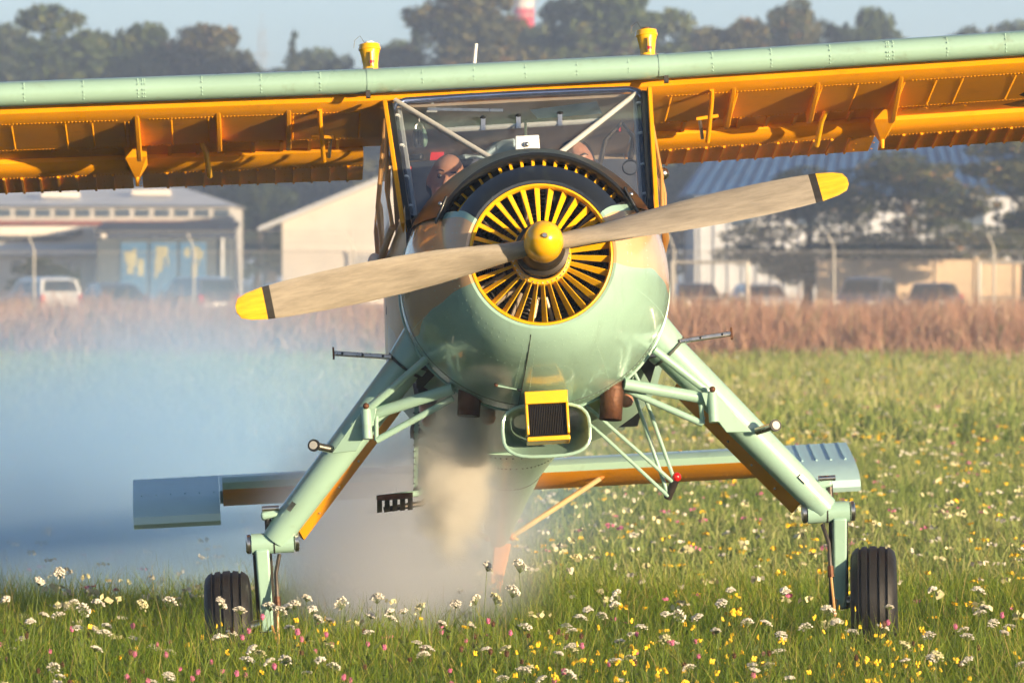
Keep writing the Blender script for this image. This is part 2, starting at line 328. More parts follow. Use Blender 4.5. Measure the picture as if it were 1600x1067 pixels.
# ---------------------------------------------------------------- cars
m_tyre = paint('car_tyre', (.02, .02, .02), .7); m_rim = paint('alloy_rim', (.5, .5, .5), .3, metal=.9)
m_cglass = paint('car_glass', (.015, .02, .028), .06, spec=.8); m_lamp = paint('headlamp_glass', (.75, .75, .72), .08, spec=1.0); m_tail = paint('tail_lamp', (.45, .02, .015), .15)
m_plate = paint('number_plate', (.75, .75, .7), .5); m_trim = paint('black_trim', (.02, .02, .02), .5)
def car(name, label, loc, rz, col, kind='suv'):
    r = empty(name, loc, (0, 0, R_(rz))); tag(r, label, 'car', 'cars parked behind the fence')
    m = paint(name + '_paint', col, .25, var=.03, scale=2, coat=.8, spec=.6)
    # local frame: nose towards -y
    Lh, W = (2.25, .90) if kind == 'suv' else (2.25, .88)
    hood, roof = (1.02, 1.68) if kind == 'suv' else (.92, 1.45)
    low = [(-Lh, .38), (-Lh - .02, .55), (-Lh + .04, .78), (-Lh + .25, .90), (-1.0, hood), (Lh - .35 if kind == 'suv' else 1.35, hood + .03), (Lh - .12, hood - .03), (Lh, .80), (Lh + .01, .55), (Lh - .05, .36), (1.75, .30), (-1.75, .28)]
    def sect(w, ins): return [V((w, y, z)) for y, z in low]
    b = MB().loft([[V((x, y * q + 0, .33 + (z - .33) * q2)) for y, z in low] for x, q, q2 in ((-W, .95, .93), (-W * .93, .985, .985), (-W * .6, 1, 1), (0, 1.01, 1.01), (W * .6, 1, 1), (W * .93, .985, .985), (W, .95, .93))])
    body = b.build('body', m, r, sharp=30)
    if kind == 'suv': cab = [(-1.05, hood - .02), (-.42, roof - .08), (-.1, roof - .01), (1.2, roof), (1.95, roof - .08), (2.17, hood + .02)]
    else: cab = [(-.95, hood - .02), (-.25, roof - .06), (.1, roof), (.8, roof - .01), (1.25, roof - .12), (1.85, hood + .02)]
    rf = MB().loft([[V((x, y, z - (.0 if abs(x) < .7 else (z - hood) * .03))) for y, z in cab] for x in (-.80, -.70, -.62, 0, .62, .70, .80)])
    # taper of the greenhouse towards the roof
    rf.v = [(x * (1 - .16 * max(0, (z - hood)) / (roof - hood)), y, z) for x, y, z in rf.v]
    rf.build('cabin', m, r, sharp=35)
    def tx(x, z): return x * (1 - .16 * max(0, z - hood) / (roof - hood))
    def pane(nm, pts, off): MB().prism([V(p) for p in pts], off).build(nm, m_cglass, r, smooth=False)
    (y0, z0), (y1, z1) = cab[0], cab[1]; f = lambda t: (y0 + (y1 - y0) * t, z0 + (z1 - z0) * t)
    a_, b_ = f(.12), f(.94)
    pane('windscreen', [(tx(x, z) , y - .008, z + .004) for x, (y, z) in ((-.72, a_), (.72, a_), (.70, b_), (-.70, b_))], (0, .02, .0))
    (y0, z0), (y1, z1) = cab[-1], cab[-2]; a_, b_ = f(.15) if False else (y0 + (y1 - y0) * .15, z0 + (z1 - z0) * .15), (y0 + (y1 - y0) * .92, z0 + (z1 - z0) * .92)
    pane('rear_window', [(tx(x, z), y + .008, z + .004) for x, (y, z) in ((-.70, a_), (.70, a_), (.66, b_), (-.66, b_))], (0, .02, 0))
    ws = ((-.72, -.02, .10), (.10, .0, 1.05), (1.13, 0, 1.85)) if kind == 'suv' else ((-.68, 0, .25), (.33, 0, 1.25))
    for s in (-1, 1):
        for (ya, _, yb_) in ws:
            zt, zb = roof - .10, hood + .06
            ya2 = max(ya, -.30) if ya < -.3 else ya
            yb2 = min(yb_, 1.90 if kind == 'suv' else 1.15)
            pane('side_window', [(s * (tx(.80, zb) + .004), ya, zb), (s * (tx(.80, zb) + .004), yb_, zb), (s * (tx(.80, zt) - .008), yb2 - .05, zt), (s * (tx(.80, zt) - .008), ya2, zt)], (s * .012, 0, 0))
        MB().ball((s * .95, -.78, hood + .10), .09, 10, 6, (1.1, .6, .8)).build('wing_mirror', m, r)
        MB().ball((s * .66, -Lh + .06, .72), .17, 12, 8, (1.15, .55, .55)).build('headlight', m_lamp, r)
        MB().ball((s * .74, Lh - .04, .85), .13, 12, 8, (.9, .5, 1.5)).build('tail_light', m_tail, r)
        for yy in (-1.38, 1.38):
            t = MB().lathe([(-.11, .2), (-.12, .29), (-.08, .335), (.08, .335), (.12, .29), (.11, .2)], 24, axis='x', o=(s * .80, yy, .335)).build('wheel_tyre', m_tyre, r)
            MB().lathe([(.0, 0), (.10, .05), (.09, .19), (.0, .2)], 16, axis='x', o=(s * .80 + (.02 if s > 0 else -.12), yy, .335)).build('rim', m_rim, t)
    MB().box((0, -Lh - .012, .50), (1.2, .05, .22)).build('grille', m_trim, r); MB().box((0, -Lh - .035, .45), (.5, .02, .11)).build('number_plate', m_plate, r); MB().box((0, Lh + .015, .72), (.5, .02, .11)).build('number_plate', m_plate, r)
    MB().box((0, Lh + .0, .45), (1.6, .10, .16)).build('bumper', m_trim, r)
    return r
def gp(x, Y): p = px(x, 430, Y); return (p.x, Y, .012)
car('white_estate_car', 'white hatchback parked at far left behind the fence', gp(62, 262), 205, (.62, .62, .62), 'suv')
car('dark_hatchback', 'dark blue low car parked beside the white hatchback', gp(170, 262), 200, (.03, .035, .06), 'sedan')
car('dark_estate_car', 'tall dark grey estate car parked in front of the blue container', gp(305, 258), 206, (.045, .04, .05), 'suv')
car('brown_car', 'brown car parked left of the white shed door', gp(445, 262), 195, (.14, .08, .05), 'sedan')
car('grey_car', 'grey car parked in front of the white shed door', gp(545, 266), 200, (.20, .18, .17), 'sedan')
car('silver_car', 'silver car with bright headlights parked behind the low gate', gp(1190, 262), 12, (.5, .5, .5), 'sedan')
car('black_car', 'black car parked just right of the cowling behind the gate', gp(1085, 262), 10, (.05, .04, .04), 'sedan')
car('dark_offroader', 'dark tall car parked in front of the beige wall, nearest the propeller tip', gp(1352, 262), -14, (.10, .11, .14), 'suv')
car('dark_sedan', 'dark sedan with lowered nose parked at right before the beige wall', gp(1457, 264), -12, (.02, .018, .02), 'sedan')

# ---------------------------------------------------------------- buildings
m_whitewall = paint('whitewashed_wall', (.72, .66, .58), .85, var=.08, scale=.6, bump=.15, bscale=3, dirt=.18)
m_greywall = paint('grey_rendered_wall', (.45, .44, .43), .9, var=.12, scale=.5, dirt=.3)
m_roofpale = paint('pale_sheet_roof', (.62, .64, .66), .5, var=.1, scale=.4, dirt=.2)
m_roofblue = paint('blue_sheet_roof', (.05, .13, .30), .6, var=.12, scale=.3, spec=.25)
m_darkroof = paint('dark_felt_roof', (.05, .055, .065), .8, var=.2, scale=.6)
m_redstrip = paint('rusty_red_fascia', (.20, .06, .05), .8, var=.3, scale=1.5, dirt=.5)
m_window = paint('window_glass', (.05, .07, .10), .12, spec=.8)
m_bluedoor = paint('blue_steel_door', (.05, .14, .27), .6, var=.15, scale=1.0, dirt=.4, dcol=(.3, .3, .3))
m_graf = paint('yellow_graffiti', (.34, .32, .18), .7, var=.3, scale=2)
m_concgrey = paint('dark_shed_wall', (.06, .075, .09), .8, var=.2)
def X_(x, Y): return (x - 800) / F * Y
def Z_(y, Y): return EYE - (y - HOR) / F * Y
def wallbox(r, nm, x0, x1, y0, y1, Y, d, m, oy=0):
    return MB().box(((X_(x0, Y) + X_(x1, Y)) / 2 - r.location.x, Y + d / 2 + oy - r.location.y, (Z_(y0, Y) + Z_(y1, Y)) / 2), (X_(x1, Y) - X_(x0, Y), d, Z_(y0, Y) - Z_(y1, Y))).build(nm, m, r, bevel=.03, seg=1)
def bld(nm, label, x, Y):
    r = empty(nm, (X_(x, Y), Y, 0)); tag(r, label, 'building'); return r
Y = 345.0
r = bld('long_warehouse', 'long pale-roofed warehouse with a high window band at far left', 150, Y)
gy = 430 + (EYE - .02) * F / Y
wallbox(r, 'wall', -330, 362, 322, gy, Y, 14, m_greywall)
rx0, rx1 = X_(-345, Y) - r.location.x, X_(372, Y) - r.location.x
MB().loft([[V((x + (0 if q else 0), -.6, Z_(322, Y))) , V((x + e, 7, Z_(290, Y))), V((x, 14.6, Z_(322, Y)))] for x, e, q in ((rx0, 2, 0), (rx1, -3, 1))], closed=True).build('roof', m_roofpale, r, smooth=False)
for k in range(22):
    xx = -320 + k * 31
    w = wallbox(r, 'window', xx + 3, xx + 27, 327, 340, Y, .1, m_window, oy=-.06); MB().box(((X_(xx + 3, Y) + X_(xx + 27, Y)) / 2 - r.location.x, -.09, Z_(340.5, Y)), (.85, .14, .06)).build('sill', m_whitewall, w)
wallbox(r, 'fascia', -330, 330, 345, 352, Y, .3, m_redstrip, oy=-.32)
wallbox(r, 'roof_light', 200, 262, 296, 304, Y, .5, m_whitewall, oy=3); wallbox(r, 'roof_light', 60, 120, 300, 308, Y, .5, m_whitewall, oy=2)
Y = 312.0
r = bld('white_annex', 'low whitewashed annex with a sloping dark roof edge at far left', 70, Y)
gy = 430 + (EYE - .02) * F / Y
wallbox(r, 'wall', -180, 150, 355, gy, Y, 8, m_whitewall)
MB().loft([[V((X_(x, Y) - r.location.x, yy, z)) for yy, z in ((-.5, Z_(e + 8, Y)), (-.5, Z_(e, Y)), (8.3, Z_(e - 6, Y)), (8.3, Z_(e + 2, Y)))] for x, e in ((-185, 368), (95, 368), (130, 358))]).build('canopy', m_darkroof, r, smooth=False)
wallbox(r, 'gutter', -180, 152, 380, 400, Y, .35, m_roofpale, oy=-.4)
for xx in (18, 95): wallbox(r, 'window', xx, xx + 16, 408, 428, Y, .1, m_window, oy=-.06)
Y = 306.0
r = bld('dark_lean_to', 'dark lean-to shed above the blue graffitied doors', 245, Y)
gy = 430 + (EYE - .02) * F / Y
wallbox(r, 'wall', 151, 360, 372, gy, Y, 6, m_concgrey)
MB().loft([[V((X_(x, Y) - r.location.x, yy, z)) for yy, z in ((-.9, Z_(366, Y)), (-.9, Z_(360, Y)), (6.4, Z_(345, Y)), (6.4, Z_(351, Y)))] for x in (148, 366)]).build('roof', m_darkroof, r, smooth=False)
for i in range(3):
    d = wallbox(r, 'door', 188 + i * 46, 230 + i * 46, 378, gy - 2, Y, .14, m_bluedoor, oy=-.08)
    random.seed(20 + i)
    for q in range(5 if i != 1 else 9):
        gx = 192 + i * 46 + random.random() * 26; g0 = 384 + random.random() * 30
        wallbox(r, 'graffiti_stroke', gx, gx + 3 + random.random() * 8, g0, g0 + 6 + random.random() * 22, Y, .012, m_graf, oy=-.09 - .003 * q)
wallbox(r, 'downpipe', 345, 350, 372, gy, Y, .15, m_roofpale, oy=-.2)
# white gabled shed, its end wall towards the camera, turned so that the shaded left side shows
Y = 322.0
r = empty('gabled_shed', (X_(625, Y), Y, 0), (0, 0, R_(-16))); tag(r, 'white gabled shed with a grey door behind the left propeller blade', 'building')
hw, ev, rd, ln = 5.6, 4.15, 6.35, 16
MB().loft([[V((-hw, y, 0)), V((-hw, y, ev)), V((0, y, rd)), V((hw, y, ev)), V((hw, y, 0))] for y in (0, ln)]).build('wall', m_whitewall, r, smooth=False)
for s in (-1, 1):
    a, b = V((s * (hw + .9), 0, ev - .9 * (rd - ev) / hw + .05)), V((0, 0, rd + .05))
    MB().prism([a + V((0, -.8, 0)), b + V((0, -.8, 0)), b + V((0, ln + .5, 0)), a + V((0, ln + .5, 0))], (0, 0, .16)).build('roof', m_roofpale, r, smooth=False)
dr = MB().box((-1.3, -.04, 1.35), (2.1, .1, 2.7)).build('door', m_greywall, r)
MB().box((-1.3, -.07, 2.75), (2.4, .12, .14)).build('door_frame', m_whitewall, dr); MB().box((-.4, -.11, 1.2), (.06, .06, .2)).build('handle', m_trim, dr)
MB().box((-2.36, -.06, 1.36), (.10, .12, 2.72)).build('door_frame', m_whitewall, dr); MB().box((-.24, -.06, 1.36), (.10, .12, 2.72)).build('door_frame', m_whitewall, dr)
# blue-roofed hall on the right
Y = 352.0
r = empty('blue_roofed_hall', (X_(1300, Y), Y, 0), (0, 0, 0)); tag(r, 'large hall with blue ribbed roof and pale clad walls behind the right wing', 'building')
xa, xb = X_(1085, Y) - r.location.x, X_(1660, Y) - r.location.x
ev, rd = Z_(305, Y), Z_(205, Y)
m_clad = paint('pale_clad_wall', (.50, .52, .56), .55, var=.08, scale=.5, dirt=.15)
MB().box(((xa + xb) / 2, 10, ev / 2), (xb - xa, 20, ev)).build('wall', m_clad, r, bevel=.02, seg=1)
rf = MB().loft([[V((x, -.7, ev)), V((x + e, 10, rd)), V((x, 20.7, ev))] for x, e in ((xa - .5, 2.2), (xb + .5, -1))]).build('roof', m_roofblue, r, smooth=False)
nn = 30
for k in range(nn):
    x = xa + .2 + (xb - xa - .4) * k / (nn - 1); MB().bar((x, -.66, ev + .06), (x + 2.2 * (1 - k / nn) - k / nn, 9.9, rd + .05), .07, .08).build('roof_seam', m_roofblue, rf)
for k in range(26):
    x = xa + .3 + (xb - xa - .6) * k / 25; MB().box((x, -.05, ev / 2), (.09, .10, ev - .1)).build('cladding_rib', m_clad, r)
for xx in (1140, 1240, 1500, 1580):
    wallbox(r, 'window', xx, xx + 36, 330, 352, Y, .12, m_window, oy=-.12)
# beige wall of concrete panels
Y = 288.0
r = empty('panel_wall', (X_(1340, Y), Y, 0)); tag(r, 'beige concrete panel wall behind the parked dark cars at right', 'wall')
pw_ = 62 / F * Y; z1 = Z_(406, Y)
me = MB().box((pw_ / 2, 0, z1 / 2), (pw_ - .14, .10, z1)).mesh('panel', m_conc, smooth=False); mp = MB().box((0, -.02, z1 / 2 + .05), (.16, .2, z1 + .1)).mesh('wall_post', m_conc, smooth=False)
for k in range(-1, 6): link('panel', me, r, (k * pw_, 0, 0)); link('wall_post', mp, r, (k * pw_, 0, 0))

# ---------------------------------------------------------------- chimney and mast on the skyline
Y = 640.0
ch = empty('striped_chimney', (X_(818, Y), Y, 0)); tag(ch, 'tall red and white banded chimney on the skyline above the wing', 'chimney')
m_cr = paint('red_band_paint', (.50, .02, .05), .7, var=.1, scale=.3); m_cw = paint('white_band_paint', (.62, .60, .60), .7, var=.1, scale=.3)
zb = [0, Z_(130, Y), Z_(92, Y), Z_(53, Y), Z_(14, Y), Z_(-25, Y), Z_(-62, Y)]
for k in range(len(zb) - 1):
    r0, r1 = 1.10 - .18 * zb[k] / zb[-1], 1.10 - .18 * zb[k + 1] / zb[-1]
    MB().tube([(0, 0, zb[k]), (0, 0, zb[k + 1])], (r0, r1), 24).build('chimney_band', m_cw if k % 2 == 0 else m_cr, ch)
for yy in (25, 2):
    p_ = MB().lathe([(Z_(yy, Y), .92), (Z_(yy, Y), 1.42), (Z_(yy, Y) + .09, 1.42), (Z_(yy, Y) + .09, .92)], 24, axis='z').build('platform', m_galv, ch)
    MB().lathe([(Z_(yy, Y) + .8, 1.38), (Z_(yy, Y) + .8, 1.43), (Z_(yy, Y) + .85, 1.43), (Z_(yy, Y) + .85, 1.38)], 24, axis='z').build('railing', m_galv, p_)
Y = 860.0
ms = empty('lattice_mast', (X_(409, Y), Y, 0)); tag(ms, 'thin lattice radio mast on the skyline above the left wing', 'mast')
tp = Z_(45, Y); w = .42
for a, b in ((-1, -1), (1, -1), (1, 1), (-1, 1)): MB().tube([(a * w, b * w, 0), (a * w * .8, b * w * .8, tp)], .06, 5).build('leg', m_galv, ms)
for k in range(20):
    z0, z1 = tp * k / 20, tp * (k + 1) / 20; s = 1 if k % 2 else -1
    MB().tube([(-s * w, -w, z0), (s * w, -w, z1)], .035, 4).build('lattice_bar', m_galv, ms)
for z in (tp * .72, tp * .9): MB().box((0, 0, z), (1.9, .3, .12)).build('antenna_arm', m_galv, ms)
MB().tube([(.0, 0, tp), (0, 0, tp + 2)], .04, 5).build('spike', m_galv, ms)

# ---------------------------------------------------------------- trees
m_bark = paint('bark', (.06, .045, .032), .95, var=.3, scale=4, bump=.6, bscale=9)
def leafmat(nm, cols): return ramp_leaf(nm, cols, rough=.6, trans=.28)
m_leafA = leafmat('green_foliage', [(0, (.035, .058, .016)), (.5, (.07, .10, .025)), (.85, (.12, .135, .035)), (1, (.18, .16, .045))])
m_leafB = leafmat('autumn_foliage', [(0, (.045, .05, .018)), (.5, (.09, .09, .028)), (.8, (.15, .115, .038)), (1, (.22, .12, .05))])
m_leafD = leafmat('turning_foliage', [(0, (.04, .06, .02)), (.5, (.09, .10, .032)), (.75, (.16, .14, .045)), (.9, (.28, .19, .06)), (1, (.40, .21, .08))])
m_leafC = leafmat('dark_foliage', [(0, (.018, .032, .016)), (.6, (.035, .055, .025)), (1, (.07, .08, .03))])
def make_tree(seed, kind='broad', nleaf=7000, leaf=.26):
    # unit tree: crown about 1 high (trunk base at 0); returns trunk and crown meshes
    r = np.random.default_rng(seed); H = 16.0
    t = MB(); bend = r.uniform(-.4, .4, 2)
    t.tube([(0, 0, -.3), (bend[0] * .3, bend[1] * .3, H * .25), (bend[0], bend[1], H * .55), (bend[0] * 1.3, bend[1] * 1.3, H * .93)], (.34, .27, .16, .03), 10)
    cents, rad = [], []
    if kind == 'broad':
        nb = 46
        for k in range(nb):
            h = r.uniform(.26, .97); wmax = 3.6 * math.sin(math.pi * min(1, (h - .14) / .86) ** .8) + .35
            a = r.uniform(0, 6.283); d = wmax * math.sqrt(r.uniform(.05, 1))
            cents.append((d * math.cos(a), d * math.sin(a), h * H)); rad.append(r.uniform(.6, 1.5) * (1.0 if h < .85 else .75))
    else:
        for k in range(30):
            h = .12 + .86 * k / 29; wmax = 2.7 * (1 - h) + .15; a = k * 2.4
            cents.append((wmax * .6 * math.cos(a), wmax * .6 * math.sin(a), h * H)); rad.append(.25 + .85 * (1 - h))
    for c in cents[::2]:
        z0 = max(.18 * H, c[2] * .72); t.tube([(bend[0] * z0 / H, bend[1] * z0 / H, z0), ((c[0] + bend[0]) * .5, (c[1] + bend[1]) * .5, (z0 + c[2]) / 2 + .1), c], (.10, .06, .02), 6)
    cents, rad = np.array(cents), np.array(rad)
    pw = rad ** 2; which = r.choice(len(cents), nleaf, p=pw / pw.sum())
    d = r.normal(size=(nleaf, 3)); d /= np.linalg.norm(d, axis=1)[:, None]
    rr = rad[which] * r.uniform(.45, 1.12, nleaf) ** .6
    p = cents[which] + d * rr[:, None] * np.array([1.15, 1.15, .75])
    u = r.normal(size=(nleaf, 3)); u /= np.linalg.norm(u, axis=1)[:, None]; w = np.cross(u, r.normal(size=(nleaf, 3))); w /= np.linalg.norm(w, axis=1)[:, None]
    s = leaf * r.uniform(.6, 1.4, nleaf)[:, None]
    q = np.stack([p - u * s, p + w * s * .55, p + u * s, p - w * s * .55], 1).reshape(-1, 3)
    f = np.arange(nleaf * 4).reshape(-1, 4); att = np.clip(r.normal(.45, .2, nleaf) + (r.random(len(cents))[which] - .5) * .5, 0, 1)
    return t.mesh('trunk', m_bark), q, f, np.repeat(att, 4)
TREES = {}
def tree_meshes(key):
    if key not in TREES:
        seed, kind, n, lf, m = {'a': (1, 'broad', 12000, .22, m_leafA), 'b': (2, 'broad', 12000, .22, m_leafB), 'c': (3, 'broad', 12000, .22, m_leafC), 'd': (4, 'broad', 10000, .22, m_leafA), 'e': (5, 'con', 5000, .24, m_leafC), 'f': (6, 'broad', 17000, .15, m_leafD), 'g': (8, 'broad', 18000, .15, m_leafD)}[key]
        t, q, f, a = make_tree(seed, kind, n, lf); TREES[key] = (t, np_mesh('crown', q, f, m, a))
    return TREES[key]
def tree(x, ytop, Y, wpx, key, label, rz, grp='trees behind the airfield buildings'):
    t, c = tree_meshes(key); far = Y > 400; h = Z_(ytop - (14 if far else 0), Y) / 16.0 * 1.03; wd = wpx / F * Y / (3.6 if far else 4.6)
    o = empty('broadleaf_tree' if key != 'e' else 'conifer_tree', (X_(x, Y), Y, 0), (0, 0, R_(rz))); o.scale = (wd, wd, h)
    tag(o, label, 'tree', grp); link('trunk', t, o); link('crown', c, o)
SKY = [(-30, 55, 430, 110, 'c', 'dark broadleaf tree cut by the left edge above the wing'), (30, 62, 470, 120, 'a', 'small green tree just right of the left edge above the wing'), (92, 34, 440, 150, 'a', 'tall round green tree above the far left of the wing'), (150, 80, 470, 90, 'd', 'low green tree filling the dip right of the tall round tree'), (215, 66, 440, 95, 'd', 'open-crowned tree above the left wing, left of a pair'), (270, 66, 455, 80, 'c', 'dark tree between the open-crowned tree and the reddish tree'), (318, 58, 440, 120, 'b', 'reddish green tree above the left wing, tallest left of the mast'), (372, 92, 470, 60, 'c', 'low dark tree just left of the lattice mast'), (458, 73, 450, 54, 'e', 'pointed dark conifer right of the lattice mast'), (505, 92, 460, 60, 'c', 'low tree between the conifer and the left yellow pot'), (545, 86, 450, 64, 'c', 'dark tree touching the left side of the left yellow pot'), (618, 92, 470, 60, 'd', 'low bluish tree right of the left yellow pot'), (648, 55, 430, 80, 'e', 'blue-green conifer left of the brownish tall tree'), (725, 2, 420, 165, 'b', 'tallest brownish tree left of the red chimney'), (790, 30, 440, 90, 'c', 'dark tree directly left of the red chimney'), (862, 58, 460, 80, 'a', 'green tree directly right of the red chimney'), (905, 22, 430, 130, 'a', 'bluish green tree left of the right yellow pot'), (975, 8, 425, 150, 'd', 'tall tree behind the right yellow pot'), (1050, 40, 440, 110, 'a', 'tree right of the right yellow pot'), (1105, 62, 440, 90, 'b', 'low autumn coloured tree over the right wing root'), (1165, 48, 440, 100, 'b', 'brownish tree over the right wing, left of the dark pair'), (1240, 24, 430, 80, 'g', 'upright dark tree over the right wing, left one of a pair'), (1290, 28, 430, 75, 'c', 'upright dark tree over the right wing, right one of a pair'), (1372, 42, 440, 70, 'd', 'thin-topped tree over the right wing with bare twigs'), (1425, 58, 450, 40, 'c', 'small tree top just showing over the right wing'), (1525, 40, 440, 84, 'c', 'dark tree tops showing over the outer right wing'), (1608, 38, 440, 60, 'c', 'dark tree cut by the right edge above the wing'),
       (400, 262, 372, 100, 'c', 'dark tree between the warehouse and the white shed'), (1075, 225, 372, 110, 'c', 'dark tree between the cowling and the blue-roofed hall')]
BACK = [(-20, 78), (60, 88), (140, 92), (185, 96), (345, 100), (420, 108), (480, 104), (590, 98), (680, 70), (770, 62), (840, 72), (945, 55), (1020, 60), (1085, 70), (1130, 74), (1205, 66), (1330, 72), (1475, 66), (1570, 62)]
WHERE = ['at the very left edge', 'left of the tall round tree', 'right of the tall round tree', 'before the open-crowned tree', 'under the reddish tree', 'around the foot of the lattice mast', 'right of the pointed conifer', 'right of the left yellow pot', 'left of the tallest brownish tree', 'left of the red chimney', 'right of the red chimney', 'left of the right yellow pot', 'behind the right yellow pot', 'right of the right yellow pot', 'over the right wing root', 'left of the dark upright pair', 'right of the dark upright pair', 'left of the outer dark tree tops', 'near the right edge']
for i, ((x, yt), wh) in enumerate(zip(BACK, WHERE)): tree(x, yt, 540, 95 + 20 * (i % 3), 'acda'[i % 4], 'hazy low tree in the far back row ' + wh, 31 * i, 'hazy trees in the far back row')
for i, (x, yt, Y, w, k, lb) in enumerate(SKY): tree(x, yt, Y, w, k, lb, i * 47)
for i, (x, yt, Y, w, k, lb) in enumerate(((1262, 262, 296, 130, 'f', 'small leafy autumn tree in front of the blue-roofed hall, nearest the propeller tip'), (1415, 240, 292, 190, 'f', 'broad autumn tree in front of the blue-roofed hall above the dark sedan'), (1605, 205, 282, 170, 'g', 'tall tree with sunlit leaves at the right edge under the wing'))): tree(x, yt, Y, w, k, lb, 70 * i + 20, 'trees in front of the blue-roofed hall')
tree(62, 398, 272, 62, 'c', 'dark shrub behind the white hatchback at far left', 30, 'shrubs by the car park'); tree(122, 418, 274, 30, 'e', 'small dark conifer shrub between the white hatchback and the annex', 80, 'shrubs by the car park')
# ================================================================ the aircraft (body frame: x to the right in the photo, y aft, z up; origin at the propeller hub)
AM = Matrix.Translation(px(849, 379, 30.0)) @ Matrix.Rotation(R_(2.5), 4, 'Z') @ Matrix.Rotation(R_(-2.95), 4, 'Y') @ Matrix.Rotation(R_(-11), 4, 'X')
AI = AM.inverted()
def bw(x, y, Y): return AI @ px(x, y, Y)
def bb(x, y, yb):
    c = AI @ V((0, 0, EYE)); d = (AI.to_3x3() @ V(((x - 800) / F, 1, -(y - HOR) / F))); return c + d * ((yb - c.y) / d.y)
BO = V((0, 1.7, -1.55))
air = empty('light_aircraft'); air.matrix_world = AM @ Matrix.Translation(BO)
tag(air, 'mint green and orange high-wing propeller plane with yellow spinner standing in the meadow', 'aircraft')
def part(mb, name, mat, parent=None, **kw):
    p = parent or air
    return mb.build(name, mat, p, loc=(-BO if p is air else None), **kw)
def piece(me, name, parent=None, loc=(0, 0, 0), rot=(0, 0, 0)):
    p = parent or air; l = V(loc)
    return link(name, me, p, (l - BO if p is air else l), rot)

MINT = (0.285, 0.455, 0.385)
m_mint = paint('mint_paint', MINT, .28, var=.06, scale=3, dirt=.5, dcol=(.19, .24, .17), coat=.35)
m_pale = paint('pale_mint_paint', (.42, .64, .66), .32, var=.05, scale=3, dirt=.2, dcol=(.22, .27, .25), coat=.2)
m_orange = paint('orange_paint', (.80, .335, .003), .45, var=.07, scale=3, dirt=.3, dcol=(.34, .12, .005), spec=.22)
m_tan = paint('tan_paint', (.52, .27, .085), .35, var=.08, scale=3, dirt=.3, coat=.2)
m_black = paint('black_paint', (.012, .014, .017), .34, var=.2, scale=5, coat=.1)
m_yellow = paint('yellow_paint', (.80, .43, .005), .25, var=.05, scale=5, dirt=.25, dcol=(.32, .19, .01), coat=.4)
m_steel = paint('bare_steel', (.55, .53, .5), .28, metal=1.0, var=.15, scale=30, dirt=.4)
m_dark = paint('dark_metal', (.06, .052, .045), .45, metal=.6, var=.3, scale=20)
m_soot = paint('sooty_engine_metal', (.018, .015, .012), .55, metal=.4, var=.4, scale=18)
m_rust = paint('burnt_exhaust_metal', (.10, .042, .02), .55, metal=.5, var=.4, scale=14, bump=.3, dirt=.6, dcol=(.02, .012, .01))
m_rubber = paint('tyre_rubber', (.010, .009, .009), .55, var=.35, scale=9, bump=.25, bscale=40, dirt=.5, dcol=(.030, .022, .015))
m_grey = paint('grey_tube_paint', (.42, .42, .40), .35, var=.06)
m_beige = paint('beige_headliner', (.32, .24, .17), .8, var=.15, scale=4, bump=.2, bscale=80)
m_red = paint('red_webbing', (.50, .012, .02), .6, var=.15, scale=30)
m_cabin = paint('dark_cabin_trim', (.022, .030, .055), .7, var=.3, scale=6)
m_glass = glassy('windscreen_glass', (.93, .95, .97), 1.0, .02, solid=.07)
m_white = paint('white_plastic', (.75, .75, .72), .35, var=.04)
m_seam = paint('seam_sealant', (.05, .06, .05), .7, var=.3, scale=40)
m_redknob = paint('red_knob', (.55, .01, .01), .2, coat=.5)

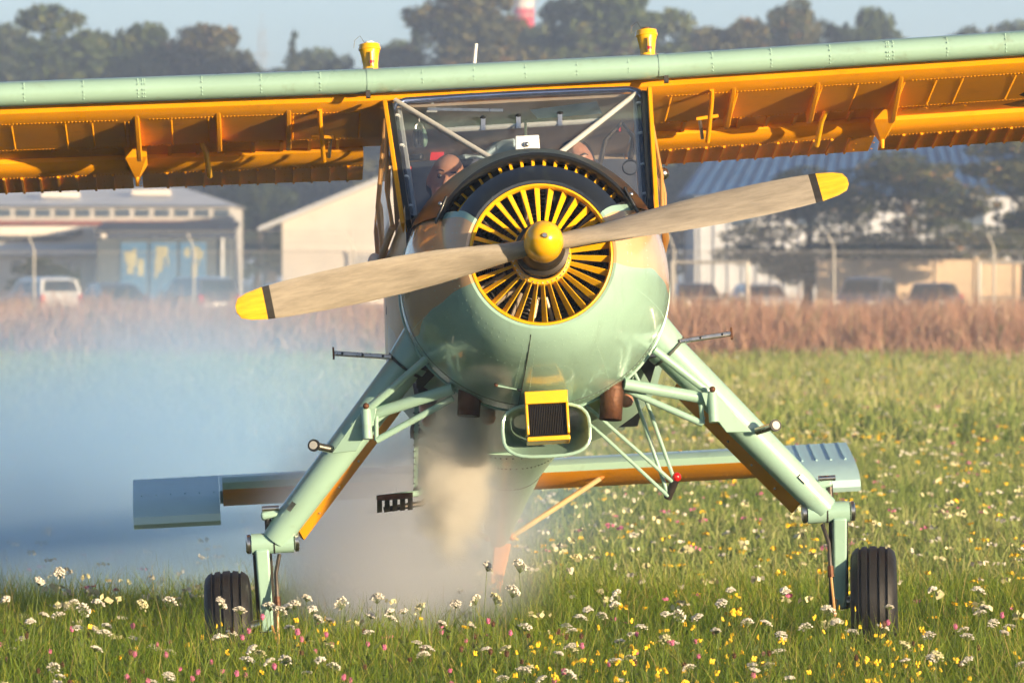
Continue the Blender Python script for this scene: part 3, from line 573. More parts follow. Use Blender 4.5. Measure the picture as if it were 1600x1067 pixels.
def zoned_cowl():
    m, nt, n, p = _mat('camouflage_cowl_paint'); L = nt.links.new
    tc = N(nt, 'ShaderNodeTexCoord'); sx = N(nt, 'ShaderNodeSeparateXYZ'); L(tc.outputs['Object'], sx.inputs[0])
    ab = N(nt, 'ShaderNodeMath', operation='ABSOLUTE'); L(sx.outputs[0], ab.inputs[0])
    an = N(nt, 'ShaderNodeMath', operation='ARCTAN2'); L(sx.outputs[2], an.inputs[0]); L(ab.outputs[0], an.inputs[1])
    nz = N(nt, 'ShaderNodeTexNoise'); nz.inputs['Scale'].default_value = 2.6; nz.inputs['Detail'].default_value = 1.0; L(tc.outputs['Object'], nz.inputs['Vector'])
    nm = N(nt, 'ShaderNodeMath', operation='MULTIPLY_ADD'); L(nz.outputs['Fac'], nm.inputs[0]); nm.inputs[1].default_value = .30; nm.inputs[2].default_value = -.15
    ad = N(nt, 'ShaderNodeMath', operation='ADD'); L(an.outputs[0], ad.inputs[0]); L(nm.outputs[0], ad.inputs[1])
    sl = N(nt, 'ShaderNodeMath', operation='MULTIPLY_ADD'); L(sx.outputs[0], sl.inputs[0]); sl.inputs[1].default_value = -.24; L(ad.outputs[0], sl.inputs[2])
    def ge(src, t):
        g = N(nt, 'ShaderNodeMath', operation='GREATER_THAN'); L(src.outputs[0], g.inputs[0]); g.inputs[1].default_value = t; return g
    def mix(fac, a, b):
        x = N(nt, 'ShaderNodeMix', data_type='RGBA'); L(fac.outputs[0], x.inputs[0])
        if isinstance(a, tuple): x.inputs[6].default_value = (*a, 1)
        else: L(a, x.inputs[6])
        x.inputs[7].default_value = (*b, 1); return x.outputs[2]
    n2 = N(nt, 'ShaderNodeTexNoise'); n2.inputs['Scale'].default_value = 4; n2.inputs['Detail'].default_value = 8; L(tc.outputs['Object'], n2.inputs['Vector'])
    c = mix(ge(sl, -.25), MINT, (.60, .39, .22))
    pc = N(nt, 'ShaderNodeMath', operation='GREATER_THAN'); L(sx.outputs[1], pc.inputs[0]); pc.inputs[1].default_value = .74
    pm = N(nt, 'ShaderNodeMath', operation='MULTIPLY'); L(pc.outputs[0], pm.inputs[0]); L(ge(sl, .02).outputs[0], pm.inputs[1])
    c = mix(pm, c, (.52, .31, .13))
    c = mix(ge(ad, .50), c, MINT); c = mix(ge(ad, .575), c, (.012, .014, .017))
    mr = N(nt, 'ShaderNodeMapRange'); mr.inputs[1].default_value = .3; mr.inputs[2].default_value = .7; mr.inputs[3].default_value = .93; mr.inputs[4].default_value = 1.06; L(n2.outputs['Fac'], mr.inputs[0])
    mm = N(nt, 'ShaderNodeMix', data_type='RGBA', blend_type='MULTIPLY'); mm.inputs[0].default_value = 1; L(c, mm.inputs[6]); L(mr.outputs[0], mm.inputs[7])
    sk = N(nt, 'ShaderNodeMapping'); sk.inputs['Scale'].default_value = (16, 5, 3); L(tc.outputs['Object'], sk.inputs[0])
    n3 = N(nt, 'ShaderNodeTexNoise'); n3.inputs['Scale'].default_value = 1.0; n3.inputs['Detail'].default_value = 9; n3.inputs['Roughness'].default_value = .72; L(sk.outputs[0], n3.inputs['Vector'])
    s3 = N(nt, 'ShaderNodeMapRange'); s3.inputs[1].default_value = .54; s3.inputs[2].default_value = .74; s3.inputs[4].default_value = .28; L(n3.outputs['Fac'], s3.inputs[0])
    m3 = N(nt, 'ShaderNodeMix', data_type='RGBA'); L(s3.outputs[0], m3.inputs[0]); L(mm.outputs[2], m3.inputs[6]); m3.inputs[7].default_value = (.12, .15, .11, 1)
    L(m3.outputs[2], p.inputs['Base Color']); p.inputs['Roughness'].default_value = .26; p.inputs['Coat Weight'].default_value = .7; p.inputs['Coat Roughness'].default_value = .06
    w = N(nt, 'ShaderNodeTexNoise'); w.inputs['Scale'].default_value = 7; L(tc.outputs['Object'], w.inputs['Vector'])
    b = N(nt, 'ShaderNodeBump'); b.inputs['Strength'].default_value = .12; b.inputs['Distance'].default_value = .02; L(w.outputs['Fac'], b.inputs['Height']); L(b.outputs[0], p.inputs['Normal'])
    return m
m_cowl = zoned_cowl()

def rivets(pts_normals, r=.0034, name='rivets', mat=m_mint, parent=None):
    # low domes: six-sided pyramids with a flat top
    vs, fs = [], []
    for p, nrm in pts_normals:
        p, nn = V(p), V(nrm).normalized(); u = nn.orthogonal().normalized(); w = nn.cross(u); b = len(vs)
        for k in range(6):
            a = k * math.pi / 3; vs.append(p + (u * math.cos(a) + w * math.sin(a)) * r - nn * .0005)
        for k in range(6):
            a = k * math.pi / 3; vs.append(p + (u * math.cos(a) + w * math.sin(a)) * r * .55 + nn * r * .55)
        fs += [(b + k, b + (k + 1) % 6, b + 6 + (k + 1) % 6, b + 6 + k) for k in range(6)] + [tuple(b + 6 + k for k in range(6))]
    o = part(MB().add(vs, fs), name, mat, parent, sharp=80); tag(o, kind='stuff'); return o

# ---------------------------------------------------------------- cowling
CP = [(.300, .292), (.272, .298), (.258, .310), (.256, .322), (.270, .342), (.300, .371), (.345, .404), (.395, .434), (.460, .464), (.540, .496), (.640, .530), (.760, .560), (.880, .580), (1.00, .588), (1.07, .586)]
def cp_r(y):
    for (a, ra), (b, rb) in zip(CP[3:], CP[4:]):
        if a <= y <= b: return ra + (rb - ra) * (y - a) / (b - a)
    return .586
zsq = lambda h: 1.0 - .075 * max(0, min(1, (h - .35) / .5))
cowl = part(MB().lathe(CP, 120, zs=zsq, skip=lambda i, a: 33 < a < 147 and 6 <= i <= 8), 'cowling', m_cowl)
hood_p = [(.50, .452), (.46, .452), (.437, .458), (.428, .468), (.434, .480), (.455, .488), (.50, .500), (.58, .524), (.68, .550), (.80, .577), (.92, .594), (1.02, .599)]
part(MB().lathe(hood_p, 64, a0=27, a1=153), 'cowl_hood', m_black, cowl)
for s in (1, -1):   # rounded strap ends of the hood with their bolts
    a = R_(30.5); t = V((-math.sin(a) * s, 0, math.cos(a))); rad = V((math.cos(a) * s, 0, math.sin(a)))
    c0 = rad * .485 + V((0, .44, 0))
    o = part(MB().bar(c0 + t * .07, c0 - t * .055 - rad * .012 , .050, .012, up=rad, w1=.026), 'hood_strap', m_black, cowl, bevel=.004)
    part(MB().lathe([(.0, .0), (-.006, .009), (0, .013)], 10, o=(0, 0, 0)).v and MB().ball(c0 + t * .03 + rad * .008 + V((0, -.012, 0)), .010, 10, 6, (1, .6, 1)), 'bolt', m_steel, cowl)
part(MB().lathe([(.46, .405), (.60, .43), (.62, .50), (.75, .53)], 48, a0=20, a1=160), 'inner_baffle', m_soot, cowl)
vm = MB().bar((.408, .485, 0), (.456, .485, 0), .030, .003, up=(0, .42, .91)).mesh('slot_vane', m_yellow)
for k in range(17): piece(vm, 'slot_vane', cowl, rot=(0, -R_(40 + k * 6.25), 0))
part(MB().lathe([(.455, .398), (.445, .410), (.455, .418)], 60, a0=36, a1=144), 'slot_edge', m_yellow, cowl)
rv = []
def cow_pt(y, ang):
    r = cp_r(y); a = R_(ang); q = r * math.sin(a) * (zsq(y) if math.sin(a) < 0 else 1); return V((r * math.cos(a), y, q)), V((math.cos(a), -.55 if y < .6 else -.15, math.sin(a)))
for y, st in ((.300, 5.2), (.325, 5.2), (.46, 4.0), (.94, 2.2), (1.02, 2.2)):
    k = 0.0
    while k < 360:
        if not (25 < k < 155): rv.append(cow_pt(y, k))
        k += st
for ang in (-104, -97, -20, -160, -60):
    for y in np.linspace(.34, 1.0, 26): rv.append(cow_pt(float(y), ang))
rivets(rv, .0028, 'rivets', m_mint, cowl)
sm = MB()
for ang in (-100.5,):
    ps = [cow_pt(float(y), ang)[0] * 1.0 for y in np.linspace(.275, 1.05, 20)]
    sm.tube([p + V((0, 0, -.0005)) for p in ps], .0022, 5)
part(sm, 'panel_seam', m_seam, cowl)
part(MB().tube([cow_pt(.915, a)[0] * 1.0005 for a in range(155, 386, 3)], .0018, 5), 'panel_seam', m_seam, cowl)
part(MB().tube([V((.5885 * math.cos(R_(a)), 1.07, .5885 * math.sin(R_(a)) * (zsq(1.07) if math.sin(R_(a)) < 0 else 1))) for a in range(150, 391, 3)], .006, 8), 'rear_lip', m_mint, cowl)
part(MB().lathe([(1.055, .575), (1.15, .555), (1.16, .50)], 60, a0=190, a1=350, zs=lambda h: .93), 'cowl_outlet', m_dark, cowl)
for (x, y, x2, y2, yy) in ((792, 525, 818, 534, .43), (775, 598, 812, 604, .70)):
    p0, p1 = bb(x, y, yy), bb(x2, y2, yy); off = V((0, -.02, -.012))
    lt = part(MB().bar(p0 + off, p1 + off, .016, .006, up=(0, 1, 0)), 'latch', m_mint, cowl, bevel=.002)
    part(MB().ball(p1 + off, .014, 10, 6, (1.2, .5, .9)), 'latch_hole', m_black, lt); part(MB().ball(p0 + off, .010, 10, 6, (1, .7, 1)), 'latch_pin', m_rust, lt)
sc_ = part(MB().prism([bb(943, 490, .5) + V((0, -.03, 0)) + V((.065 * math.cos(a), .02 * math.cos(a), .075 * math.sin(a))) for a in np.linspace(0, 2 * math.pi, 24)[:-1]], (.004, -.004, 0)), 'access_panel', m_mint, cowl) if False else None

# ---------------------------------------------------------------- engine and its shutter
eng = part(MB().lathe([(.33, .0), (.335, .08), (.36, .115), (.45, .13), (.58, .16), (.75, .18)], 32), 'engine', m_soot)
cyl = []; m_prod = paint('oily_pushrod_tube', (.30, .25, .19), .45, metal=.3, var=.2, scale=20)
for k in range(9):
    a = R_(90 + k * 40); d = V((math.cos(a), 0, math.sin(a))); b = MB(); pr = []
    for q in range(12):
        r0 = .13 + q * .017; pr += [(r0, .048), (r0 + .004, .075), (r0 + .008, .075), (r0 + .012, .048)]
    pr += [(.36, .065), (.385, .05), (.39, 0)]
    M3 = d.to_track_quat('Z', 'Y').to_matrix(); t = MB().lathe(pr, 16, axis='z'); t.v = [tuple(M3 @ V(p) + V((0, .56, 0))) for p in t.v]
    c = part(t, 'cylinder', m_dark, eng)
    sd = V((-d.z, 0, d.x))
    for s in (-.4, .4):
        part(MB().tube([d * .15 + sd * s * .09 + V((0, .44, 0)), d * .33 + sd * s * .14 + V((0, .47, 0))], .009, 8), 'pushrod', m_prod, c)
part(MB().lathe([(.60, .10), (.64, .505)], 48), 'engine_firewall', m_soot, eng)
shut = part(MB().lathe([(.30, .292), (.262, .292), (.252, .299), (.254, .306), (.27, .308)], 96), 'shutter_ring', m_yellow)
part(MB().lathe([(.30, .105), (.275, .105), (.268, .112), (.272, .128), (.30, .132)], 48), 'inner_ring', m_yellow, shut)
vn = MB().bar((.118, .285, 0), (.296, .285, 0), .020, .0035, up=(0, .62, .78), w1=.036).mesh('shutter_vane', m_yellow)
for k in range(30): piece(vn, 'shutter_vane', shut, rot=(0, R_(6 + k * 12), 0))
rv = [(V((.122 * math.cos(a), .268, .122 * math.sin(a))), (0, -1, 0)) for a in np.linspace(0, 2 * math.pi, 37)[:-1]]
rivets(rv, .004, 'ring_bolts', m_steel, shut)

# ---------------------------------------------------------------- propeller (at rest)
def prop_paint():
    m, nt, n, p = _mat('propeller_blade_paint'); L = nt.links.new
    tc = N(nt, 'ShaderNodeTexCoord'); sx = N(nt, 'ShaderNodeSeparateXYZ'); L(tc.outputs['Object'], sx.inputs[0])
    r = N(nt, 'ShaderNodeValToRGB'); r.color_ramp.interpolation = 'CONSTANT'; e = r.color_ramp.elements
    mp = N(nt, 'ShaderNodeMath', operation='DIVIDE'); L(sx.outputs[0], mp.inputs[0]); mp.inputs[1].default_value = 1.33; L(mp.outputs[0], r.inputs[0])
    e[0].position = 0; e[0].color = (.33, .29, .235, 1); e[1].position = 1.165 / 1.33; e[1].color = (.035, .033, .03, 1)
    x = e.new(1.195 / 1.33); x.color = (.80, .46, .02, 1)
    nz = N(nt, 'ShaderNodeTexNoise'); nz.inputs['Scale'].default_value = 14; nz.inputs['Detail'].default_value = 8; L(tc.outputs['Object'], nz.inputs['Vector'])
    sc_m = N(nt, 'ShaderNodeMapping'); sc_m.inputs['Scale'].default_value = (.35, 2.5, 2.5); L(tc.outputs['Object'], sc_m.inputs[0]); L(sc_m.outputs[0], nz.inputs['Vector']); nz.inputs['Roughness'].default_value = .75
    mr = N(nt, 'ShaderNodeMapRange'); mr.inputs[1].default_value = .3; mr.inputs[2].default_value = .7; mr.inputs[3].default_value = .62; mr.inputs[4].default_value = 1.18; L(nz.outputs['Fac'], mr.inputs[0])
    mm = N(nt, 'ShaderNodeMix', data_type='RGBA', blend_type='MULTIPLY'); mm.inputs[0].default_value = 1; L(r.outputs[0], mm.inputs[6]); L(mr.outputs[0], mm.inputs[7])
    L(mm.outputs[2], p.inputs['Base Color']); p.inputs['Roughness'].default_value = .38; return m
m_blade = prop_paint()
prop = part(MB().lathe([(.26, .0), (.26, .085), (.12, .098), (.05, .090), (.02, .075)], 32), 'propeller', m_dark)
sp = part(MB().lathe([(-.150, 0.0), (-.150, .012), (-.142, .036), (-.118, .062), (-.08, .078), (-.03, .085), (.03, .083), (.035, .07)], 40), 'spinner', m_yellow, prop)
part(MB().lathe([(-.160, 0), (-.160, .009), (-.153, .013), (-.148, .014)], 12), 'spinner_bolt', m_steel, sp)
part(MB().lathe([(.13, .098), (.14, .115), (.17, .115), (.18, .1)], 40), 'hub_collar', m_dark, prop)
secs = []
for (r, c, th, be) in ((.06, .075, .9, 60), (.14, .085, .85, 56), (.22, .115, .5, 50), (.32, .14, .28, 44), (.45, .160, .18, 38), (.6, .172, .14, 33), (.78, .175, .11, 28), (.95, .168, .095, 24), (1.1, .155, .085, 21), (1.2, .140, .08, 20), (1.27, .115, .07, 19), (1.31, .085, .07, 19), (1.325, .03, .07, 19)):
    b = R_(be); q = []
    for k in range(16):
        a = 2 * math.pi * k / 16; u = c / 2 * math.cos(a); w = c / 2 * th * math.sin(a)
        q.append(V((r, .055 + u * math.sin(b) + w * math.cos(b), u * math.cos(b) - w * math.sin(b))))
    secs.append(q)
blade_me = MB().loft(secs).mesh('propeller_blade', m_blade, sharp=60)
for a in (9, 189): piece(blade_me, 'blade', prop, rot=(0, -R_(a), 0))

# ---------------------------------------------------------------- fuselage, cabin, windscreen
def camo_fuse():
    m = paint('camouflage_fuselage_paint', (.50, .34, .19), .38, var=.06, scale=3, coat=.2); nt = m.node_tree; n = nt.nodes; p = n['Principled BSDF']; L = nt.links.new
    tc = N(nt, 'ShaderNodeTexCoord'); sx = N(nt, 'ShaderNodeSeparateXYZ'); L(tc.outputs['Object'], sx.inputs[0])
    nz = N(nt, 'ShaderNodeTexNoise'); nz.inputs['Scale'].default_value = 1.7; nz.inputs['Detail'].default_value = 1; L(tc.outputs['Object'], nz.inputs['Vector'])
    g = N(nt, 'ShaderNodeMath', operation='GREATER_THAN'); L(nz.outputs['Fac'], g.inputs[0]); g.inputs[1].default_value = .52
    mx = N(nt, 'ShaderNodeMix', data_type='RGBA'); L(g.outputs[0], mx.inputs[0]); src = p.inputs['Base Color'].links[0].from_socket
    L(src, mx.inputs[6]); mx.inputs[7].default_value = (.55, .30, .06, 1)
    z = N(nt, 'ShaderNodeMath', operation='MULTIPLY_ADD'); L(nz.outputs['Fac'], z.inputs[0]); z.inputs[1].default_value = .35; L(sx.outputs[2], z.inputs[2])
    l = N(nt, 'ShaderNodeMath', operation='LESS_THAN'); L(z.outputs[0], l.inputs[0]); l.inputs[1].default_value = .02
    m2 = N(nt, 'ShaderNodeMix', data_type='RGBA'); L(l.outputs[0], m2.inputs[0]); L(mx.outputs[2], m2.inputs[6]); m2.inputs[7].default_value = (*MINT, 1)
    L(m2.outputs[2], p.inputs['Base Color']); return m
m_fuse = camo_fuse()
def usec(y, w, s, b, n=26, ex=2.7):
    q = []
    for k in range(n + 1):
        a = math.pi + math.pi * k / n; c, d = math.cos(a), math.sin(a); e = 2 / ex
        q.append(V((w * math.copysign(abs(c) ** e, c), y, (b + (s * .0)) * abs(d) ** e)))
    return [V((-w * .985, y, s))] + q + [V((w * .985, y, s))]
fus = part(MB().loft([usec(1.03, .552, .40, -.47, ex=2.0), usec(1.3, .58, .36, -.45, ex=2.3), usec(1.8, .625, .33, -.46), usec(2.4, .63, .33, -.45), usec(2.95, .56, .36, -.40)], closed=False), 'fuselage', m_fuse)
def osec(y, w, t, b, n=28):
    q = []
    for k in range(n):
        a = 2 * math.pi * k / n; c, d = math.cos(a), math.sin(a); e = 2 / 2.5
        q.append(V((w * math.copysign(abs(c) ** e, c), y, (t + b) / 2 + (t - b) / 2 * math.copysign(abs(d) ** e, d))))
    return q
boom = part(MB().loft([osec(2.92, .55, .93, -.42), osec(3.3, .43, .75, -.37), osec(3.9, .31, .56, -.32), osec(4.7, .22, .43, -.29), osec(5.6, .15, .34, -.29), osec(6.4, .09, .30, -.30), osec(6.75, .05, .29, -.28)]), 'tail_boom', m_fuse)
rv = []
for yy in (3.3, 3.9, 4.7):
    for k in range(60):
        a = math.pi + math.pi * k / 60; w_, t_, b_ = {3.3: (.43, .75, -.37), 3.9: (.31, .56, -.32), 4.7: (.22, .43, -.29)}[yy]; c, d = math.cos(a), math.sin(a); e = .8
        rv.append((V((w_ * math.copysign(abs(c) ** e, c), yy, (t_ + b_) / 2 + (t_ - b_) / 2 * math.copysign(abs(d) ** e, d))), (c, -.1, d)))
rivets(rv, .005, 'rivets', m_soot, boom)
part(MB().box((0, 2.0, -.30), (1.05, 1.8, .03)), 'cabin_floor', m_cabin, fus)
part(MB().prism([(-.34, 2.90, -.30), (.34, 2.90, -.30), (.50, 2.90, .0), (.54, 2.90, .34), (.54, 2.90, .985), (-.54, 2.90, .985), (-.54, 2.90, .34), (-.50, 2.90, .0)], (0, .02, 0)), 'cabin_bulkhead', m_beige, fus)
part(MB().prism([(-.555, 1.64, .972), (.555, 1.64, .972), (.55, 2.88, .972), (-.55, 2.88, .972)], (0, 0, .012)), 'headliner', m_beige, fus)
dash = part(MB().loft([[V((x, 1.10, z)) for x, z in ((-.52, .1), (.52, .1), (.51, .34), (.3, .50), (0, .53), (-.3, .50), (-.51, .34))], [V((x, 1.42, z)) for x, z in ((-.52, .1), (.52, .1), (.51, .34), (.3, .46), (0, .48), (-.3, .46), (-.51, .34))]]), 'instrument_panel', m_cabin, fus, bevel=.01)
# windscreen: flat pane in a black and chrome frame
WT, WB = (1.60, .985), (1.13, .36)
def wsp(x, t): return V((x, WB[0] + (WT[0] - WB[0]) * t, WB[1] + (WT[1] - WB[1]) * t))
scr = part(MB().prism([wsp(-.525, 0), wsp(-.25, .28), wsp(0, .33), wsp(.25, .28), wsp(.525, 0), wsp(.556, .97), wsp(.51, 1), wsp(-.51, 1), wsp(-.556, .97)], V((0, -.004, .003))), 'windscreen', m_glass, smooth=False)
part(MB().tube([wsp(-.56, .93), wsp(-.545, .985), wsp(-.50, 1.012), wsp(-.25, 1.02), wsp(0, 1.022), wsp(.25, 1.02), wsp(.50, 1.012), wsp(.545, .985), wsp(.56, .93)], .014, 10), 'top_frame', paint('chrome_blue_trim', (.25, .32, .55), .2, metal=.9), scr)
for s in (-1, 1):
    part(MB().bar(wsp(.532 * s, -.05), wsp(.566 * s, .96), .030, .05, up=(0, 1, .8)), 'frame_post', m_black, scr, bevel=.004)
    part(MB().bar(wsp(.552 * s, -.08) + V((0, -.01, 0)), wsp(.588 * s, .98) + V((0, -.01, 0)), .020, .06, up=(0, 1, .8)), 'outer_post', m_orange, scr, bevel=.004)
    part(MB().bar(wsp(.500 * s, .02) + V((0, .03, 0)), wsp(.530 * s, .95) + V((0, .03, 0)), .026, .02, up=(0, 1, .8)), 'inner_post', m_grey, scr, bevel=.004)
    tb = part(MB().tube([wsp(.515 * s, .02) + V((0, .02, 0)), wsp(.546 * s, .95) + V((0, .02, 0))], .012, 8), 'cable_loom', m_dark, scr)
    for q in (.1, .35, .62, .88): part(MB().tube([wsp((.513 + .031 * q) * s, q - .006) + V((0, .018, 0)), wsp((.513 + .031 * q) * s, q + .006) + V((0, .018, 0))], .016, 10), 'cable_tie', m_white, tb)
    # side glazing of the cabin: sill rail, door posts, bulged pane
    sec = [[V((.595 * s, 1.30, .36)), V((.635 * s, 1.75, .33)), V((.64 * s, 2.35, .33)), V((.57 * s, 2.9, .36))], [V((.610 * s, 1.40, .55)), V((.645 * s, 1.8, .55)), V((.645 * s, 2.35, .55)), V((.585 * s, 2.9, .58))], [V((.58 * s, 1.62, .975)), V((.585 * s, 1.85, .975)), V((.585 * s, 2.4, .975)), V((.55 * s, 2.9, .975))]]
    gl = part(MB().loft(sec, closed=False), 'side_window', m_glass, sharp=70)
    for k in (0, 1, 2, 3): part(MB().tube([sec[0][k], sec[1][k], sec[2][k]], .009, 8), 'window_post', m_tan, gl)
    part(MB().tube(sec[0], .016, 8), 'window_sill', m_tan, gl); part(MB().tube(sec[2], .010, 8), 'window_rail', m_tan, gl)
lamp = part(MB().ball(bb(586, 415, 1.9), .045, 16, 10, (.8, 1.2, 1.25)), 'side_lamp', m_white, fus)
part(MB().ball(bb(1036, 272, 1.8), .028, 12, 8, (1, 1.3, 1)), 'door_latch', m_steel, fus)
# bracing tubes and fittings behind the glass
def inner(x, y, yb): return bb(x, y, yb)
bl = part(MB().tube([bb(617, 157, 1.60), bb(785, 258, 1.32)], .0125, 12), 'cabin_brace', m_grey)
br = part(MB().tube([bb(996, 145, 1.60), bb(866, 246, 1.32)], .0125, 12), 'cabin_brace', m_grey)
cb = part(MB().tube([bb(690, 204, 1.50), bb(940, 189, 1.50)], .0125, 12), 'cross_brace', m_grey)
for x, y in ((755, 200), (810, 197), (875, 193)):
    part(MB().bar(bb(x, y - 14, 1.49), bb(x, y + 4, 1.49), .014, .02), 'clamp', m_steel, cb); part(MB().ball(bb(x, y - 16, 1.49), .015, 10, 6, (1, 1, .6)), 'clamp_knob', m_black, cb)
part(MB().bar(bb(668, 171, 1.66), bb(786, 173, 1.66), .012, .012), 'sun_visor_rod', m_steel, bl)
part(MB().prism([bb(676, 158, 1.66), bb(684, 176, 1.66), bb(666, 176, 1.66)], (0, .01, 0)), 'visor_bracket', m_grey, bl)
part(MB().prism([bb(828, 172, 1.66), bb(932, 159, 1.66), bb(941, 178, 1.66), bb(840, 186, 1.66)], (0, .008, 0)), 'sun_visor', paint('smoked_visor', (.02, .035, .05), .2), br)
mir = part(MB().prism([bb(805, 213, 1.30), bb(842, 211, 1.30), bb(844, 238, 1.30), bb(805, 240, 1.30)], (0, .012, 0)), 'mirror', m_white, bevel=.008, seg=3)
part(MB().tube([bb(821, 190, 1.45), bb(822, 226, 1.29)], .006, 8), 'mirror_stalk', m_steel, mir); part(MB().ball(bb(823, 226, 1.285), .012, 10, 6), 'mirror_knob', m_steel, mir)
# seats and belts
for x0 in (700, 930):
    st = part(MB().loft([osec(0, .2, .0, .0)][:0] or [[bb(x0, 330, 2.35) + V((.22 * math.cos(a), .10 * math.sin(a) + .35 * 0, z)) for a in np.linspace(0, 2 * math.pi, 17)[:-1]] for z in (-.35, -.1, .15, .22)]), 'seat_back', m_cabin, fus)
part(MB().tube([bb(936, 262, 1.9), bb(946, 220, 1.95), bb(972, 192, 2.0), bb(990, 215, 1.95), bb(985, 250, 1.9)], .012, 8), 'seat_frame', m_dark, fus)
part(MB().tube([bb(985 + 12 * math.cos(a), 262 + 11 * math.sin(a), 1.45) for a in np.linspace(0, 2 * math.pi, 21)], .0045, 6), 'vent_ring', m_black, fus)
part(MB().bar(bb(690, 200, 2.7), bb(680, 262, 2.6), .06, .006, up=(0, 1, 0)), 'seat_belt', m_red, fus)
part(MB().bar(bb(720, 178, 2.75), bb(690, 204, 2.7), .06, .006, up=(0, 1, 0)), 'belt_strap', m_red, fus)
part(MB().bar(bb(968, 194, 2.0), bb(969, 206, 2.0), .012, .01), 'warning_tag', m_red, fus)
part(MB().bar(bb(634, 248, 1.75), bb(660, 245, 1.7), .018, .018, w1=.03, h1=.03), 'microphone', m_black, fus, bevel=.006)
part(MB().ball(bb(639, 263, 1.65), .012, 10, 6), 'red_knob', m_redknob, fus)
# ---------------------------------------------------------------- wing
DIH = math.tan(R_(.82)); XJ = .655
def dz(x): return max(0, abs(x) - XJ) * DIH
W_SEC = [(2.62, 1.05), (2.4, 1.10), (2.1, 1.148), (1.88, 1.155), (1.75, 1.135), (1.67, 1.10), (1.632, 1.06), (1.628, 1.03), (1.645, 1.008), (1.685, .992), (1.75, .984), (1.85, .981), (2.1, .980), (2.3, .981), (2.305, .990), (2.56, .994), (2.60, 1.01)]
S_SEC = [(1.63, 1.142), (1.56, 1.136), (1.505, 1.121), (1.475, 1.098), (1.466, 1.07), (1.474, 1.043), (1.50, 1.024), (1.54, 1.018), (1.565, 1.026), (1.575, 1.05), (1.60, 1.10)]
F_SEC = [(2.555, 1.03), (2.556, .974), (2.578, .955), (2.625, .942), (2.68, .937), (2.70, .937), (3.06, .942), (3.06, .947), (2.82, .985), (2.70, 1.002), (2.63, 1.004)]
def span(sec, xs): return [[V((x, y, z + dz(x))) for y, z in sec] for x in xs]
TIP = 5.5
wing = part(MB().loft(span(W_SEC, (-XJ, 0, XJ))), 'wing_centre', m_orange, sharp=30)
part(MB().loft(span(S_SEC, (-XJ - .006, 0, XJ + .006))), 'slat', m_mint, wing, sharp=50)
rvm, rvo = [], []
for x in (-.42, -.19, .04, .27, .5):
    for (y, z) in ((1.474, 1.097), (1.466, 1.084), (1.4665, 1.056), (1.474, 1.042)): rvm.append((V((x, y, z)), (0, -1, .2 if z > 1.07 else -.4)))
rivets(rvm, .0035, 'rivets', m_mint, wing)
for s in (-1, 1):   # sleeves with their little hooks at the slat joints
    part(MB().loft([[V((x, 1.54 + (y - 1.54) * 1.035, 1.075 + (z - 1.075) * 1.05)) for y, z in S_SEC] for x in (s * (XJ - .02), s * (XJ + .012))]), 'slat_joint', m_mint, wing, sharp=50)
    part(MB().box((s * (XJ + .01), 1.50, 1.005), (.02, .03, .03)), 'joint_hook', m_dark, wing)
UZ = .980
